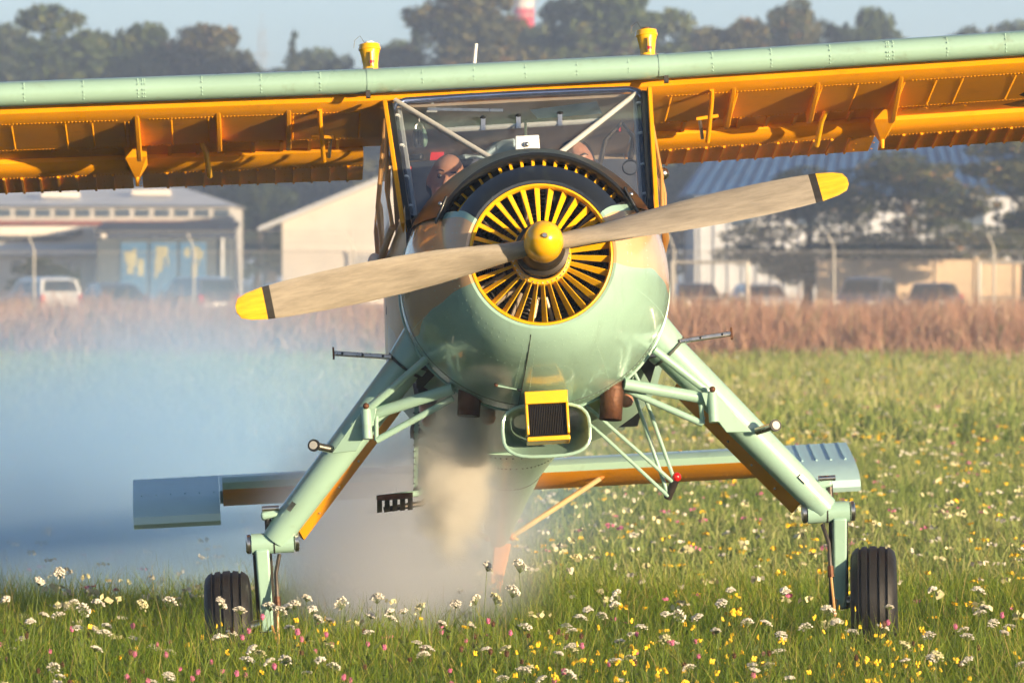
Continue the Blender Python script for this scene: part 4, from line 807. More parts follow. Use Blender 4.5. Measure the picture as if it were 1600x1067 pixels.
def wing_half(s):
    xs = [s * v for v in (XJ, 1.6, 3.0, TIP)]
    w = part(MB().loft(span(W_SEC, xs)), 'wing', m_orange, sharp=30)
    sl = part(MB().loft(span(S_SEC, xs)), 'slat', m_mint, w, sharp=50)
    fx = s * (XJ + .02)
    hx = s * abs(bb(1380, 200, 2.5).x)      # bracket between flap and aileron
    fl = part(MB().loft(span(F_SEC, (fx, hx - s * .022))), 'flap', m_orange, w, sharp=30)
    ai = part(MB().loft(span(F_SEC, (hx + s * .022, s * TIP))), 'aileron', m_orange, w, sharp=30)
    rib = MB().bar((0, 2.70, -.004), (0, 3.05, .001), .011, .010).mesh('flap_rib', m_orange, sharp=30)
    k = 0; x = abs(fx) + .07
    while x < 2.95:
        host = fl if x < abs(hx) - .05 else ai
        if abs(x - abs(hx)) > .06: piece(rib, 'rib', host, loc=(s * x, 0, .937 + dz(x)))
        x += .0835; k += 1
    # rear panel strip: short upright stiffeners
    r2 = MB().bar((0, 2.32, -.004), (0, 2.55, -.001), .016, .014).mesh('panel_stiffener', m_orange, sharp=30)
    x = abs(fx) + .12
    while x < abs(hx) - .08: piece(r2, 'stiffener', w, loc=(s * x, 0, .990 + dz(x))); x += .128
    # hinge fairings: thin fins standing down from the underside
    for xa in (.86 + .12, 1.36, 1.735) if s > 0 else (1.02, 1.335, 1.70):
        h = .055 if xa < 1.5 else .085
        f_ = MB().prism([V((s * xa, 1.70, UZ + .01 + dz(xa))), V((s * xa, 1.80, UZ - .012 + dz(xa))), V((s * xa, 2.22, UZ - h + dz(xa))), V((s * xa, 2.32, UZ - h * .8 + dz(xa))), V((s * xa, 2.33, UZ + .01 + dz(xa)))], (.024, 0, 0))
        part(f_, 'hinge_fairing', m_orange, w, bevel=.005)
    # flap bracket: a tapering block ending in a pin below the flap nose
    ax, zb = abs(hx), dz(hx)
    fb = part(MB().loft([[V((s * (ax + a * .052), 2.36 + b * .20, UZ + .01 + zb)) for a, b in ((-1, 0), (1, 0), (1, 1), (-1, 1))], [V((s * (ax + a * .050), 2.40 + b * .2, UZ - .03 + zb)) for a, b in ((-1, 0), (1, 0), (1, 1), (-1, 1))], [V((s * (ax + a * .012), 2.56 + b * .07, UZ - .085 + zb)) for a, b in ((-1, 0), (1, 0), (1, 1), (-1, 1))]]), 'flap_bracket', m_orange, w, sharp=25)
    part(MB().tube([V((s * ax, 2.59, UZ - .06 + zb)), V((s * ax, 2.60, UZ - .125 + zb))], (.014, .008), 10), 'bracket_pin', m_orange, fb)
    # push rod to the flap
    qx = abs(bb(1281, 195, 2.45).x) if s > 0 else abs(bb(322, 240, 2.45).x)
    part(MB().tube([V((s * (qx + .02), 2.28, UZ + .005 + dz(qx))), V((s * qx, 2.35, UZ - .03 + dz(qx))), V((s * (qx - .012), 2.55, UZ - .10 + dz(qx)))], .013, 10), 'push_rod', m_yellow, w)
    # tie-down post with a T-shaped bracket
    tx = abs(bb(1111, 160, 1.8).x) if s > 0 else abs(bb(500, 190, 1.8).x); d = dz(tx)
    tp = part(MB().tube([V((s * tx, 1.70, UZ + .008 + d)), V((s * tx, 1.76, UZ - .03 + d)), V((s * (tx - .012), 2.0, UZ - .165 + d))], .011, 10), 'tie_down_post', m_orange, w)
    part(MB().bar(V((s * (tx - .06), 1.95, UZ - .07 + d)), V((s * (tx + .04), 1.95, UZ - .06 + d)), .014, .014), 'cross_bar', m_orange, tp)
    part(MB().tube([V((s * (tx - .045), 1.95, UZ - .075 + d)), V((s * (tx - .035), 2.0, UZ - .15 + d))], .008, 8), 'stay', m_steel, tp)
    # rivet rows
    rv = []
    for x in np.arange(XJ + .03, 2.9, .0165):
        if abs(x - abs(hx)) > .06: rv.append((V((s * x, 1.752, UZ + .0035 + dz(x))), (0, -.3, -1)))
        rv.append((V((s * x, 2.296, UZ + .001 + dz(x))), (0, 0, -1))); rv.append((V((s * x, 2.705, .937 + dz(x))), (0, 0, -1)))
    for x0 in (.70, .98 + .02, 1.36 + .02, 1.545, 1.755, 1.90, 2.02, 2.26, 2.5) + (abs(hx) + .02,):
        for y in np.arange(1.78, 2.28, .022): rv.append((V((s * x0, float(y), UZ + dz(x0))), (0, 0, -1)))
    for x in np.arange(abs(fx) + .11, 2.9, .0835):
        for y in (2.86, 3.0): rv.append((V((s * (x), y, .940 + dz(x))), (0, 0, -1)))
    rivets(rv, .0055, 'rivets', m_orange, w)
    rv = []
    for x in np.arange(XJ + .22, 3, .263):
        for (y, z) in ((1.482, 1.108), (1.474, 1.097), (1.466, 1.082), (1.4665, 1.056), (1.474, 1.042), (1.49, 1.03)): rv.append((V((s * x, y, z + dz(x))), (0, -1, .2 if z > 1.07 else -.4)))
    for x in (1.655, 1.685):
        for (y, z) in ((1.482, 1.108), (1.474, 1.097), (1.466, 1.082), (1.4665, 1.056), (1.474, 1.042), (1.49, 1.03)): rv.append((V((s * x, y, z + dz(x))), (0, -1, .2 if z > 1.07 else -.4)))
    rivets(rv, .0042, 'slat_rivets', m_mint, sl)
    # oval inspection covers outboard of the bracket
    for x0 in (abs(hx) + .14, abs(hx) + .32):
        c = MB(); ring = [V((s * x0 + .062 * math.cos(a), 2.43 + .07 * math.sin(a), UZ + .0115 + dz(x0))) for a in np.linspace(0, 2 * math.pi, 25)[:-1]]
        cv = part(c.prism(ring, (0, 0, .006)), 'inspection_cover', m_orange, w, smooth=False)
    return w
wl, wr = wing_half(-1), wing_half(1)
# left edge of a large black letter under the right wing
m_letter = paint('black_letter_paint', (.01, .01, .01), .5)
def arc_ring(cx, cy, rx, ry, t, z, a0, a1, n=40):
    vs, fs = [], []
    for k in range(n + 1):
        a = R_(a0 + (a1 - a0) * k / n)
        for q in (1, 1 - t): vs.append(V((cx + rx * q * math.cos(a), cy + ry * (1 - (1 - q) * 1.2) * math.sin(a), z)))
    fs = [(2 * k, 2 * k + 1, 2 * k + 3, 2 * k + 2) for k in range(n)]
    return vs, fs
for (y0, y1, zz, nm) in ((1.93, 2.285, UZ - .0025, 'letter_front'), (2.315, 2.53, UZ + .0085, 'letter_rear')):
    xc = abs(bb(1600, 150, 2.1).x) + .20
    vs = []; n = 24
    L0 = xc - .235 if nm == 'letter_front' else xc - .30
    for k in range(n + 1):
        t = k / n; y = y0 + (y1 - y0) * t; q = math.sqrt(max(0, 1 - (2 * t - 1) ** 2)) if nm == 'letter_front' else math.sqrt(max(0, 1 - t * t))
        vs += [V((xc - (xc - L0) * (.35 + .65 * q), y, zz + dz(xc))), V((xc + .02, y, zz + dz(xc)))]
    part(MB().add(vs, [(2 * k, 2 * k + 1, 2 * k + 3, 2 * k + 2) for k in range(n)]), nm, m_letter, wr, smooth=False)
# yellow fuel gauge pots on the wing top
for (x, yb_) in ((579, 107), (1012, 85)):
    c = bb(x, yb_ - 2, 1.75); c.z -= .04
    pot = part(MB().lathe([(0, .034), (.05, .034), (.09, .040), (.115, .046), (.118, .050), (.128, .050), (.132, .047), (.142, .047), (.144, .0)], 24, o=c, axis='z'), 'fuel_gauge_pot', m_yellow)
    part(MB().tube([c + V((.006, -.042, .035)), c + V((.006, -.048, .10))], .010, 8), 'gauge_tube', m_yellow, pot)
    part(MB().tube([c + V((.006, -.046, .046)), c + V((.006, -.047, .06))], .0115, 8), 'red_band', m_redknob, pot)
    part(MB().lathe([(.144, .022), (.154, .022), (.156, 0)], 14, o=c, axis='z'), 'cap', m_white if x < 700 else m_rust, pot)
    part(MB().tube([c + V((-.02, 0, .15)), c + V((-.04, 0, .185)), c + V((-.065, 0, .165)), c + V((-.07, 0, .13))], .0012, 5), 'wire_loop', m_dark, pot)
part(MB().tube([bb(741, 101, 2.2), bb(744, 69, 2.2)], (.009, .008), 10), 'antenna', m_white)

# ---------------------------------------------------------------- tail
m_rustor = paint('orange_tail_paint', (.72, .26, .06), .45, var=.12, scale=12, dirt=.5)
def tail_half(s):
    ST = [(6.66, .105), (6.45, .118), (6.28, .112), (6.20, .092), (6.165, .060), (6.185, .028), (6.26, .010), (6.45, .004), (6.66, .02)]
    t = part(MB().loft([[V((s * x, y, z)) for y, z in ST] for x in (.02, 1.395)]), 'stabilizer', [m_mint, m_orange], sharp=40)
    me = t.data
    for p in me.polygons:
        if p.normal.z < -.55: p.material_index = 1
    rv = [(V((s * float(x), 6.30, .0095)), (0, 0, -1)) for x in np.arange(.1, 1.38, .03)] + [(V((s * float(x), 6.42, .005)), (0, 0, -1)) for x in np.arange(.1, 1.38, .03)]
    rivets(rv, .004, 'rivets', m_orange, t)
    hg = V((0, 6.68, .07)); de = R_(27)
    def el(y, z): return V((0, hg.y + (y * math.cos(de) - z * math.sin(de)), hg.z + (y * math.sin(de) + z * math.cos(de))))
    E1 = [(-.0, .035), (.12, .028), (.36, .004), (.36, -.002), (.12, -.024), (0, -.035)]
    e = part(MB().loft([[el(y, z) + V((s * x, 0, 0)) for y, z in E1] for x in (.03, 1.41)]), 'elevator', m_pale, sharp=40)
    E2 = [(.36, .004), (.12, .028), (-.1, .05), (-.28, .052), (-.365, .032), (-.385, 0), (-.365, -.03), (-.28, -.04), (.12, -.024), (.36, -.002)]
    h = part(MB().loft([[el(y, z) + V((s * x, 0, 0)) for y, z in E2] for x in (1.412, 1.855)]), 'elevator_horn', m_pale, e, sharp=40)
    rb = MB().bar(el(-.06, .048), el(.35, .006), .008, .008).mesh('elevator_rib', m_pale)
    for k in range(6): piece(rb, 'rib', e, loc=(s * (1.44 + k * .074), 0, 0))
    for k in range(11): piece(rb, 'rib', e, loc=(s * (.18 + k * .115), 0, -.003))
    rod0, rod1 = bb(800, 838, 6.35), bb(938, 747, 6.3)
    if s < 0: rod0, rod1 = V((-rod0.x, rod0.y, rod0.z)), V((-rod1.x, rod1.y, rod1.z))
    r = part(MB().tube([rod0, rod1], .014, 10), 'tail_strut', paint('tan_strut_paint', (.55, .42, .22), .4))
    part(MB().bar(rod1, rod1 + (rod1 - rod0).normalized() * .05 + V((0, 0, .012)), .03, .02), 'strut_fork', m_rustor, r, bevel=.004); part(MB().ball(rod0, .02, 10, 6), 'strut_eye', m_rustor, r)
tail_half(-1); tail_half(1)
fin = part(MB().loft([[V((.05 * a, 5.75 + b, .28)) for a, b in ((0, 0), (1, .3), (.4, 1.0), (-.4, 1.0), (-1, .3))], [V((.03 * a, 6.35 + b * .75, 1.25)) for a, b in ((0, 0), (1, .3), (.4, 1.0), (-.4, 1.0), (-1, .3))]]), 'fin', m_tan, sharp=50)
tl = part(MB().loft([[bb(785, 852, 6.55) + V((a * .045, b * .06, 0)) for a, b in ((-1, -1), (1, -1), (1, 1), (-1, 1))], [bb(776, 905, 6.6) + V((a * .034, b * .045, 0)) for a, b in ((-1, -1), (1, -1), (1, 1), (-1, 1))], [bb(774, 938, 6.62) + V((a * .028, b * .04, 0)) for a, b in ((-1, -1), (1, -1), (1, 1), (-1, 1))]]), 'tailwheel_leg', m_rustor, bevel=.008)
part(MB().bar(bb(770, 930, 6.6), bb(820, 964, 6.75), .05, .03, w1=.03), 'tailwheel_fork', m_rustor, tl, bevel=.006)
tw = part(MB().lathe([(-.04, .05), (-.045, .10), (-.03, .135), (0, .145), (.03, .135), (.045, .10), (.04, .05)], 32, axis='x', o=bb(812, 965, 6.8)), 'tailwheel_tyre', m_rubber)

# ---------------------------------------------------------------- landing gear
tyre_prof = []
for (x, r) in ((-.088, .135), (-.098, .175), (-.100, .21), (-.094, .235), (-.080, .250)): tyre_prof.append((x, r))
for g in (-.058, -.022, .022, .058):
    rr = .264 - .35 * g * g * 4
    tyre_prof += [(g - .007, rr), (g - .004, rr - .009), (g + .004, rr - .009), (g + .007, rr)]
tyre_prof += [(.080, .250), (.094, .235), (.100, .21), (.098, .175), (.088, .135)]
tyre_me = MB().lathe(tyre_prof, 64, axis='x').mesh('tyre', m_rubber, sharp=45)
rim_me = MB().lathe([(-.06, 0), (-.065, .05), (-.05, .09), (-.085, .138), (.085, .138), (.05, .09), (.065, .05), (.06, 0)], 40, axis='x').mesh('rim', m_steel)
def gear(s, top, jt, piv, arm_b, wheel, peg, rod, plate, toe, camber):
    d = (piv - top).normalized()
    leg = part(MB().tube([top - d * .12, top + d * .1, top.lerp(piv, .5), piv - d * .10, piv - d * .02], (.078, .076, .070, .064, .058), 24), 'landing_gear_leg', m_mint)
    nrm = d.cross(V((0, 1, 0))).normalized()
    pin = nrm if nrm.z < 0 else -nrm
    sec = []
    for q, w in ((.16, .066), (.5, .060), (.88, .052)):
        c = top.lerp(piv, q); sec.append([c + V((0, .02, 0)) + pin * w, c + V((0, .20, 0)) + pin * .088, c + V((0, .22, 0)) + pin * .078, c + V((0, .10, 0)) - pin * w * .6])
    part(MB().loft(sec), 'leg_fairing', m_orange, leg, sharp=30)
    for q in (.2, .34, .48, .62, .76): part(MB().ball(top.lerp(piv, q) + V((0, .11, 0)) + pin * .078, .006, 8, 5), 'fairing_screw', m_steel, leg)
    # root sleeve
    part(MB().tube([top - d * .30 + V((0, .05, .02)), top + d * .05], (.12, .088), 24), 'leg_sleeve', m_mint, leg)
    part(MB().tube([top + d * .045, top + d * .055], (.0895, .0885), 24), 'sleeve_band', m_seam, leg)
    # knuckle and pivot
    kn = part(MB().tube([piv + V((-.095 * s, 0, 0)), piv + V((.09 * s, 0, 0))], .046, 24), 'knee_pivot', m_mint)
    part(MB().loft([[piv - d * .17 + V((a * .062, b * .055, 0)) for a, b in ((-1, -1), (1, -1), (1, 1), (-1, 1))], [piv + V((s * -.035 + a * .05, b * .05, .02)) for a, b in ((-1, -1), (1, -1), (1, 1), (-1, 1))]]), 'knuckle', m_mint, kn, bevel=.02, seg=3)
    for e in (-.108, .103): part(MB().lathe([(-.012, .0), (-.012, .034), (-.006, .043), (.008, .043), (.012, .036), (.012, 0)], 24, axis='x', o=piv + V((e * s, 0, 0))), 'pivot_nut', m_steel, kn)
    part(MB().tube([piv + V((-.012 * s, 0, 0)), piv + V((-.006 * s, 0, 0))], .0475, 24), 'pivot_gap', m_dark, kn)
    ub = piv - d * .10 + V((s * .055, -.02, .05))
    bt = part(MB().bar(ub + V((-.05, 0, -.01)), ub + V((.03, 0, .005)), .05, .035), 'shock_lug', m_mint, kn, bevel=.01)
    part(MB().tube([ub + V((-.03 * s, -.02, .02)), ub + V((.045 * s, -.02, .02))], .013, 12), 'lug_bolt', m_steel, kn)
    part(MB().tube([ub + V((.02 * s, .02, 0)), ub + V((.02 * s, .04, -.12))], .016, 10), 'shock_rod', m_dark, kn)
    # trailing arm, hose, axle
    a0 = piv + V((s * .045, 0, -.02)); a1 = arm_b
    arm = part(MB().bar(a0, a1, .062, .085, up=(0, 1, 0), w1=.056, h1=.07), 'trailing_arm', m_mint, bevel=.010, seg=3)
    part(MB().bar(a0 + V((s * .036 * 0 - s * .0, .055, 0)), a1 + V((0, .05, 0)), .085, .02, up=(0, 1, 0)), 'arm_web', m_dark, arm)
    hs = a0 + V((-s * .055, -.01, -.02))
    part(MB().tube([piv + V((-s * .03, .02, -.05)), hs + V((0, 0, -.10)), hs + V((0, 0, -.2))], .009, 8), 'brake_hose', m_dark, arm)
    part(MB().tube([hs + V((0, 0, -.2)), hs + V((0, 0, -.25))], .014, 8), 'hose_fitting', m_rust, arm)
    part(MB().tube([hs + V((0, 0, -.25)), hs + V((s * .005, 0, -.42)), a1 + V((-s * .01, 0, .06))], .006, 8), 'brake_pipe', m_tan, arm)
    part(MB().tube([a1 + V((0, 0, .03)), wheel], .025, 12), 'axle', m_steel, arm)
    wh = piece(tyre_me, 'wheel_tyre', loc=wheel, rot=(R_(11), R_(camber), R_(toe))); piece(rim_me, 'rim', wh)
    # struts
    for (p0, p1, r, nm) in jt: part(MB().tube([p0, p1], r, 14), nm, m_mint, leg)
    j = jt[0][0]
    part(MB().prism([j - pin * .012 + V((0, -.055, .02)), j + d * .23 + V((0, -.03, 0)) - pin * .02, j + d * .15 + pin * .06 + V((0, -.02, 0)), j + pin * .045 + V((0, -.05, 0)), j - d * .05 + pin * .02 + V((0, -.05, 0))], (0, .010, 0)), 'gusset', m_mint, leg, bevel=.003)
    part(MB().tube([j + V((0, -.05, .02)), j + V((0, -.05, -.11))], .022, 14), 'strut_lug', m_mint, leg)
    part(MB().ball(j + V((0, -.085, .03)), .014, 10, 6), 'strut_bolt', m_rust, leg)
    # rubber-tipped peg, step rod, name plate
    pg = part(MB().tube([peg, peg + V((s * .075 , -.05, .012))], .017, 14), 'peg', m_steel, leg)
    e = peg + V((s * .078, -.052, .0125)); dd = V((s * .35, -.94, .02)).normalized()
    part(MB().tube([e, e + dd * .010], .027, 20), 'peg_tip', m_rubber, pg); part(MB().tube([e + dd * .010, e + dd * .014], .018, 20), 'peg_face', m_grey, pg)
    sr = part(MB().bar(rod[0], rod[1], .022, .020), 'step_rod', m_steel, leg, bevel=.004)
    part(MB().box(rod[1], (.008, .03, .050)), 'rod_end', m_rust, sr)
    for q in (.15, .5, .85): part(MB().ball(rod[0].lerp(rod[1], q) + V((0, -.0115, 0)), .006, 8, 5), 'rod_hole', m_black, sr)
    part(MB().bar(plate - d * .022, plate + d * .022, .022, .004, up=(0, -1, 0)), 'name_plate', m_steel, leg)
TY, PY = 1.17, 1.46
def sym(v, s): return V((abs(v.x) * s, v.y, v.z))
for s in (-1, 1):
    L_ = s < 0
    top = sym(bb(1040, 556, TY), s); piv = bb(425, 848, 1.50) if L_ else bb(1295, 800, 1.42)
    top = V((.545 * s, 1.17, -.245))
    jp = bb(572, 650, 1.13) if L_ else bb(1112, 624, 1.10)
    jl = bb(588, 688, 1.13) if L_ else bb(1098, 662, 1.10)
    f_ = lambda a, b: bb(*(a if L_ else b))
    jt = [(jp, f_((708, 607, 1.0), (975, 600, 1.0)), .026, 'lower_strut'), (jp + V((0, -.02, .02)), f_((672, 556, .98), (1022, 546, .98)), .018, 'upper_strut'), (jl, f_((708, 622, 1.05), (972, 606, 1.05)), .015, 'thin_strut'), (f_((588, 650, 1.1), (1095, 632, 1.07)), jl + V((0, 0, .0)), .010, 'strut_link')]
    wheel = (bb(359, 985, 1.62)) if L_ else bb(1366, 946, 1.58)
    arm_b = f_((418, 985, 1.62), (1312, 948, 1.58))
    peg = f_((519, 702, 1.20), (1182, 674, 1.20))
    rod = (f_((612, 558, 1.12), (1046, 536, 1.12)), f_((521, 552, 1.12), (1143, 521, 1.12)))
    plate = f_((455, 791, 1.36), (1256, 748, 1.30))
    gear(s, top, jt, piv, arm_b, wheel, peg, rod, plate, -2 if L_ else -6, 0 if L_ else 3)

# ---------------------------------------------------------------- oil cooler, exhausts, steps
sc = []
for (y, w, zt, zb) in ((.74, .188, -.562, -.790), (.76, .182, -.565, -.784), (.90, .155, -.545, -.70), (1.15, .12, -.53, -.60)):
    q = []
    for k in range(28):
        a = 2 * math.pi * k / 28; c, d = math.cos(a), math.sin(a); e = 2 / 3.2
        q.append(V((w * math.copysign(abs(c) ** e, c) , y, (zt + zb) / 2 + (zt - zb) / 2 * math.copysign(abs(d) ** e, d))))
    sc.append(q)
m_scoop = paint('sooty_mint_paint', MINT, .35, var=.1, scale=4, dirt=.75, dcol=(.10, .15, .12))
scoop = part(MB().loft(sc, cap=False), 'air_scoop', m_scoop)
sol = scoop.modifiers.new('thick', 'SOLIDIFY'); sol.thickness = .008; sol.offset = 1
part(MB().tube(sc[0] + [sc[0][0], sc[0][1]], .008, 8, cap=False), 'scoop_lip', m_mint, scoop)
part(MB().tube([V((-.06, 1.0, -.62)), V((.06, 1.02, -.62))], .07, 24), 'scoop_duct', m_soot, scoop)
cx = .004
cool = part(MB().box((cx, .72, -.548), (.184, .15, .055)).box((cx - .087, .70, -.640), (.012, .11, .135)).box((cx + .087, .70, -.640), (.012, .11, .135)).box((cx, .70, -.727), (.186, .11, .042 - .022)).box((cx, .76, -.64), (.165, .01, .15)), 'oil_cooler', m_yellow, bevel=.004)
fn = MB().box((0, 0, 0), (.0026, .09, .150)).mesh('cooler_fin', m_soot, smooth=False)
for k in range(22): piece(fn, 'cooler_fin', cool, loc=(cx - .078 + k * .0074, .705, -.645))
part(MB().prism([(cx - .065, .70, -.500), (cx + .065, .70, -.500), (cx + .055, .68, -.47), (cx - .055, .68, -.47)], (0, .02, 0)), 'cooler_neck', m_yellow, cool, bevel=.003)
part(MB().prism([(cx - .092, .64, -.522), (cx + .092, .64, -.522), (cx + .092, .64, -.576), (cx - .092, .64, -.576)], (0, .006, 0)), 'cooler_lip', m_yellow, cool, bevel=.002)
for (x, y0, y1) in ((733, 590, 650), (955, 588, 656)):
    e0, e1 = bb(x + 3, y0 - 12, 1.02), bb(x - 1, y1, 1.03)
    ex = part(MB().tube([e0, e0.lerp(e1, .5), e1], (.049, .051, .049), 24, cap=False), 'exhaust_pipe', m_rust); ss = ex.modifiers.new('thick', 'SOLIDIFY'); ss.thickness = .003
    part(MB().tube([e0.lerp(e1, .36), e0.lerp(e1, .42)], .053, 24), 'pipe_band', m_rust, ex); part(MB().tube([e0.lerp(e1, .45), e0.lerp(e1, .5)], .044, 20), 'pipe_inside', m_soot, ex)
# perforated strap with a folding step on the left
ladder = part(MB().bar(bb(651, 615, 1.9), bb(650, 775, 1.75), .020, .012, up=(0, 1, 0)), 'step_strap', m_mint)
hm = MB().ball((0, 0, 0), .004, 6, 4).mesh('strap_hole', m_black)
for k in range(15):
    for dx in (-.011, .011): piece(hm, 'strap_hole', ladder, loc=bb(650.5, 625 + k * 10, 1.88 - .01 * k) + V((dx, -.006, 0)))
stp = part(MB().tube([bb(690, 722, 1.85), bb(672, 755, 1.75), bb(655, 770, 1.7), bb(590, 778, 1.62)], .014, 12), 'folding_step', m_mint)
part(MB().tube([bb(694, 730, 1.9), bb(678, 765, 1.85), bb(660, 786, 1.82), bb(600, 796, 1.8)], .013, 12), 'step_rail', m_dark, stp)
part(MB().prism([bb(589, 774, 1.60), bb(645, 769, 1.60), bb(645, 778, 1.60), bb(589, 782, 1.60)], (0, .02, 0)), 'step_edge', m_rust, stp, bevel=.003)
for k in range(5): part(MB().prism([bb(589 + k * 12, 782 - k, 1.61), bb(597 + k * 12, 781 - k, 1.61), bb(597 + k * 12, 799 - k, 1.80), bb(589 + k * 12, 800 - k, 1.80)], (0, .006, -.004)), 'step_tread', m_dark, stp)
# rod frame with a red-capped handle on the right
h0, h1 = bb(1057, 745, 1.3), bb(1043, 778, 1.36)
hd = part(MB().tube([h1, h0], .018, 14), 'handle_grip', m_dark)
part(MB().ball(h0, .021, 16, 10), 'handle_cap', m_redknob, hd)
for (a, b) in (((910, 628, 1.1), (1050, 752, 1.3)), ((922, 662, 1.2), (1044, 775, 1.34)), ((985, 598, 1.2), (1043, 770, 1.34)), ((1002, 604, 1.15), (1052, 745, 1.3)), ((993, 572, 1.1), (985, 598, 1.2)), ((985, 570, 1.1), (1002, 604, 1.15))):
    part(MB().tube([bb(*a), bb(*b)], .0085, 8), 'frame_rod', m_mint, hd)
for (x, y) in ((751, 620),): part(MB().tube([bb(x, y - 18, 1.05), bb(x, y + 5, 1.05)], .006, 8), 'drain_pipe', m_rust)
# ================================================================ people and loose things in the cabin
def skin_mesh(nm, chains, mat, root=0):
    # chains: lists of (point, radius) sharing points; grown with a Skin modifier, then read back as a mesh
    vs, rad, es, key = [], [], [], {}
    def idx(p, r):
        k = tuple(round(c, 4) for c in p)
        if k not in key: key[k] = len(vs); vs.append(tuple(p)); rad.append(r)
        return key[k]
    for ch in chains:
        ids = [idx(p, r) for p, r in ch]; es += [(a, b) for a, b in zip(ids, ids[1:])]
    me = bpy.data.meshes.new(nm); me.from_pydata(vs, es, []); o = bpy.data.objects.new(nm, me); COL.objects.link(o)
    md = o.modifiers.new('skin', 'SKIN'); lay = me.skin_vertices[0] if me.skin_vertices else None
    if lay is None:
        bm = bmesh.new(); bm.from_mesh(me); bm.verts.layers.skin.verify(); bm.to_mesh(me); bm.free(); lay = me.skin_vertices[0]
    for i, r in enumerate(rad): lay.data[i].radius = (r, r); lay.data[i].use_root = i == root
    sb = o.modifiers.new('sub', 'SUBSURF'); sb.levels = sb.render_levels = 1
    dg = bpy.context.evaluated_depsgraph_get(); ev = o.evaluated_get(dg); m2 = bpy.data.meshes.new_from_object(ev)
    bpy.data.objects.remove(o); v = [tuple(x.co) for x in m2.vertices]; f = [tuple(p.vertices) for p in m2.polygons]; bpy.data.meshes.remove(m2)
    return v, f
def person(label, Hc, lean, hair, jacket, trousers, skin, look):
    root = empty('person'); base = V((Hc.x - lean * .4, 2.28, Hc.z - .84)); root.matrix_world = AM @ Matrix.Translation(base)
    tag(root, label, 'person')
    h = Hc - base; hip = V((0, 0, .06)); ch = V((h.x * .55, -.17, .46)); nk = V((h.x * .85, h.y + .06, h.z - .15))
    mid = hip.lerp(ch, .5)
    torso = [(hip, .15), (mid, .145), (ch, .155), (nk + V((0, .01, -.04)), .075)]
    B, J, T = [], [], []
    B.append(torso + [(nk, .055), (Hc - base + V((0, .02, -.05)), .06)]); J.append([(hip, .158), (mid, .158), (ch, .172), (nk + V((0, .01, -.04)), .085)])
    for s in (-1, 1):
        sh = ch + V((s * .175, .02, .07)); el = sh + V((s * .07, -.10, -.26)); wr = el + V((-s * .06, -.24, .02)); pm = wr + V((-s * .01, -.06, 0))
        B.append([(ch, .155), (sh, .062), (el, .046), (wr, .030), (pm, .036)])
        for k, ln in enumerate((.055, .075, .082, .076, .06)):
            if k == 0: a = wr.lerp(pm, .5); B.append([(pm, .036), (a + V((-s * .035, -.01, .01)), .011), (a + V((-s * .05, -.05, .0)), .009)])
            else:
                o_ = V((s * (.03 - .02 * k) * -1, -.03, 0)); B.append([(pm, .036), (pm + o_, .010), (pm + o_ + V((0, -ln * .55, -.01)), .0095), (pm + o_ + V((0, -ln * .85, -.035)), .008)])
        J.append([(ch, .172), (sh, .078), (el, .060), (wr + V((0, .03, 0)), .046)])
        kn = V((s * .14, -.48, .10)); ft = V((s * .13, -.72, -.30))
        B.append([(hip, .15), (hip + V((s * .09, -.05, 0)), .085), (kn, .058), (ft, .04), (ft + V((0, -.16, -.03)), .035)]); T.append([(hip, .158), (hip + V((s * .09, -.05, 0)), .098), (kn, .072), (ft + V((0, 0, .06)), .056)])
    v, f = skin_mesh('body', B, skin)
    mb = MB().add(v, f)
    # head: skull, jaw, nose, ears, brow, lips; turned towards what the person looks at
    Rm = Matrix.Rotation(R_(look[1]), 3, 'Y') @ Matrix.Rotation(R_(look[0]), 3, 'X')
    hd = MB().ball((0, .01, .02), .098, 20, 14, (.80, 1.0, 1.10)).ball((0, -.025, -.055), .062, 16, 10, (.92, 1.0, 1.05)).ball((0, -.093, -.012), .020, 10, 8, (.75, .9, 1.5)).ball((0, -.10, -.028), .017, 10, 8, (1.0, .8, .8)).ball((0, -.078, .028), .05, 14, 8, (1.1, .35, .28)).ball((0, -.083, -.062), .026, 12, 6, (1.0, .4, .35))
    for s in (-1, 1): hd.ball((s * .079, .012, -.005), .028, 10, 8, (.35, .75, 1.2))
    mb.add([Rm @ V(p) + h for p in hd.v], hd.f)
    body = mb.build('body', skin, root)
    rm = body.modifiers.new('join', 'REMESH'); rm.mode = 'VOXEL'; rm.voxel_size = .009; rm.use_smooth_shade = True
    sm_ = body.modifiers.new('smooth', 'SMOOTH'); sm_.factor = .5; sm_.iterations = 3
    for s in (-1, 1): MB().ball(Rm @ V((s * .032, -.080, .006)) + h, .0115, 10, 6).build('eye', paint('eye', (.05, .035, .03), .2), root)
    for s in (-1, 1): MB().tube([Rm @ V((s * .016, -.094, .028)) + h, Rm @ V((s * .034, -.090, .033)) + h, Rm @ V((s * .050, -.078, .027)) + h], (.003, .0045, .002), 6).build('eyebrow', hair[1], root)
    for nm, chs, m in (('jacket', J, jacket), ('trousers', T, trousers)):
        v, f = skin_mesh(nm, chs, m); MB().add(v, f).build(nm, m, root)
    hm = MB()
    for (c, r_, sc) in hair[0]: hm.ball(c, r_, 18, 12, sc)
    hm.v = [tuple(Rm @ V(p) + h) for p in hm.v]; hm.build('hair', hair[1], root)
    return root
def skinmat(nm, c):
    m = paint(nm, c, .45, var=.08, scale=20); p = m.node_tree.nodes['Principled BSDF']; p.inputs['Subsurface Weight'].default_value = .15; p.inputs['Subsurface Radius'].default_value = (.02, .008, .004); return m
m_skin = skinmat('skin', (.50, .24, .15)); m_skin2 = skinmat('skin_second', (.46, .22, .14))
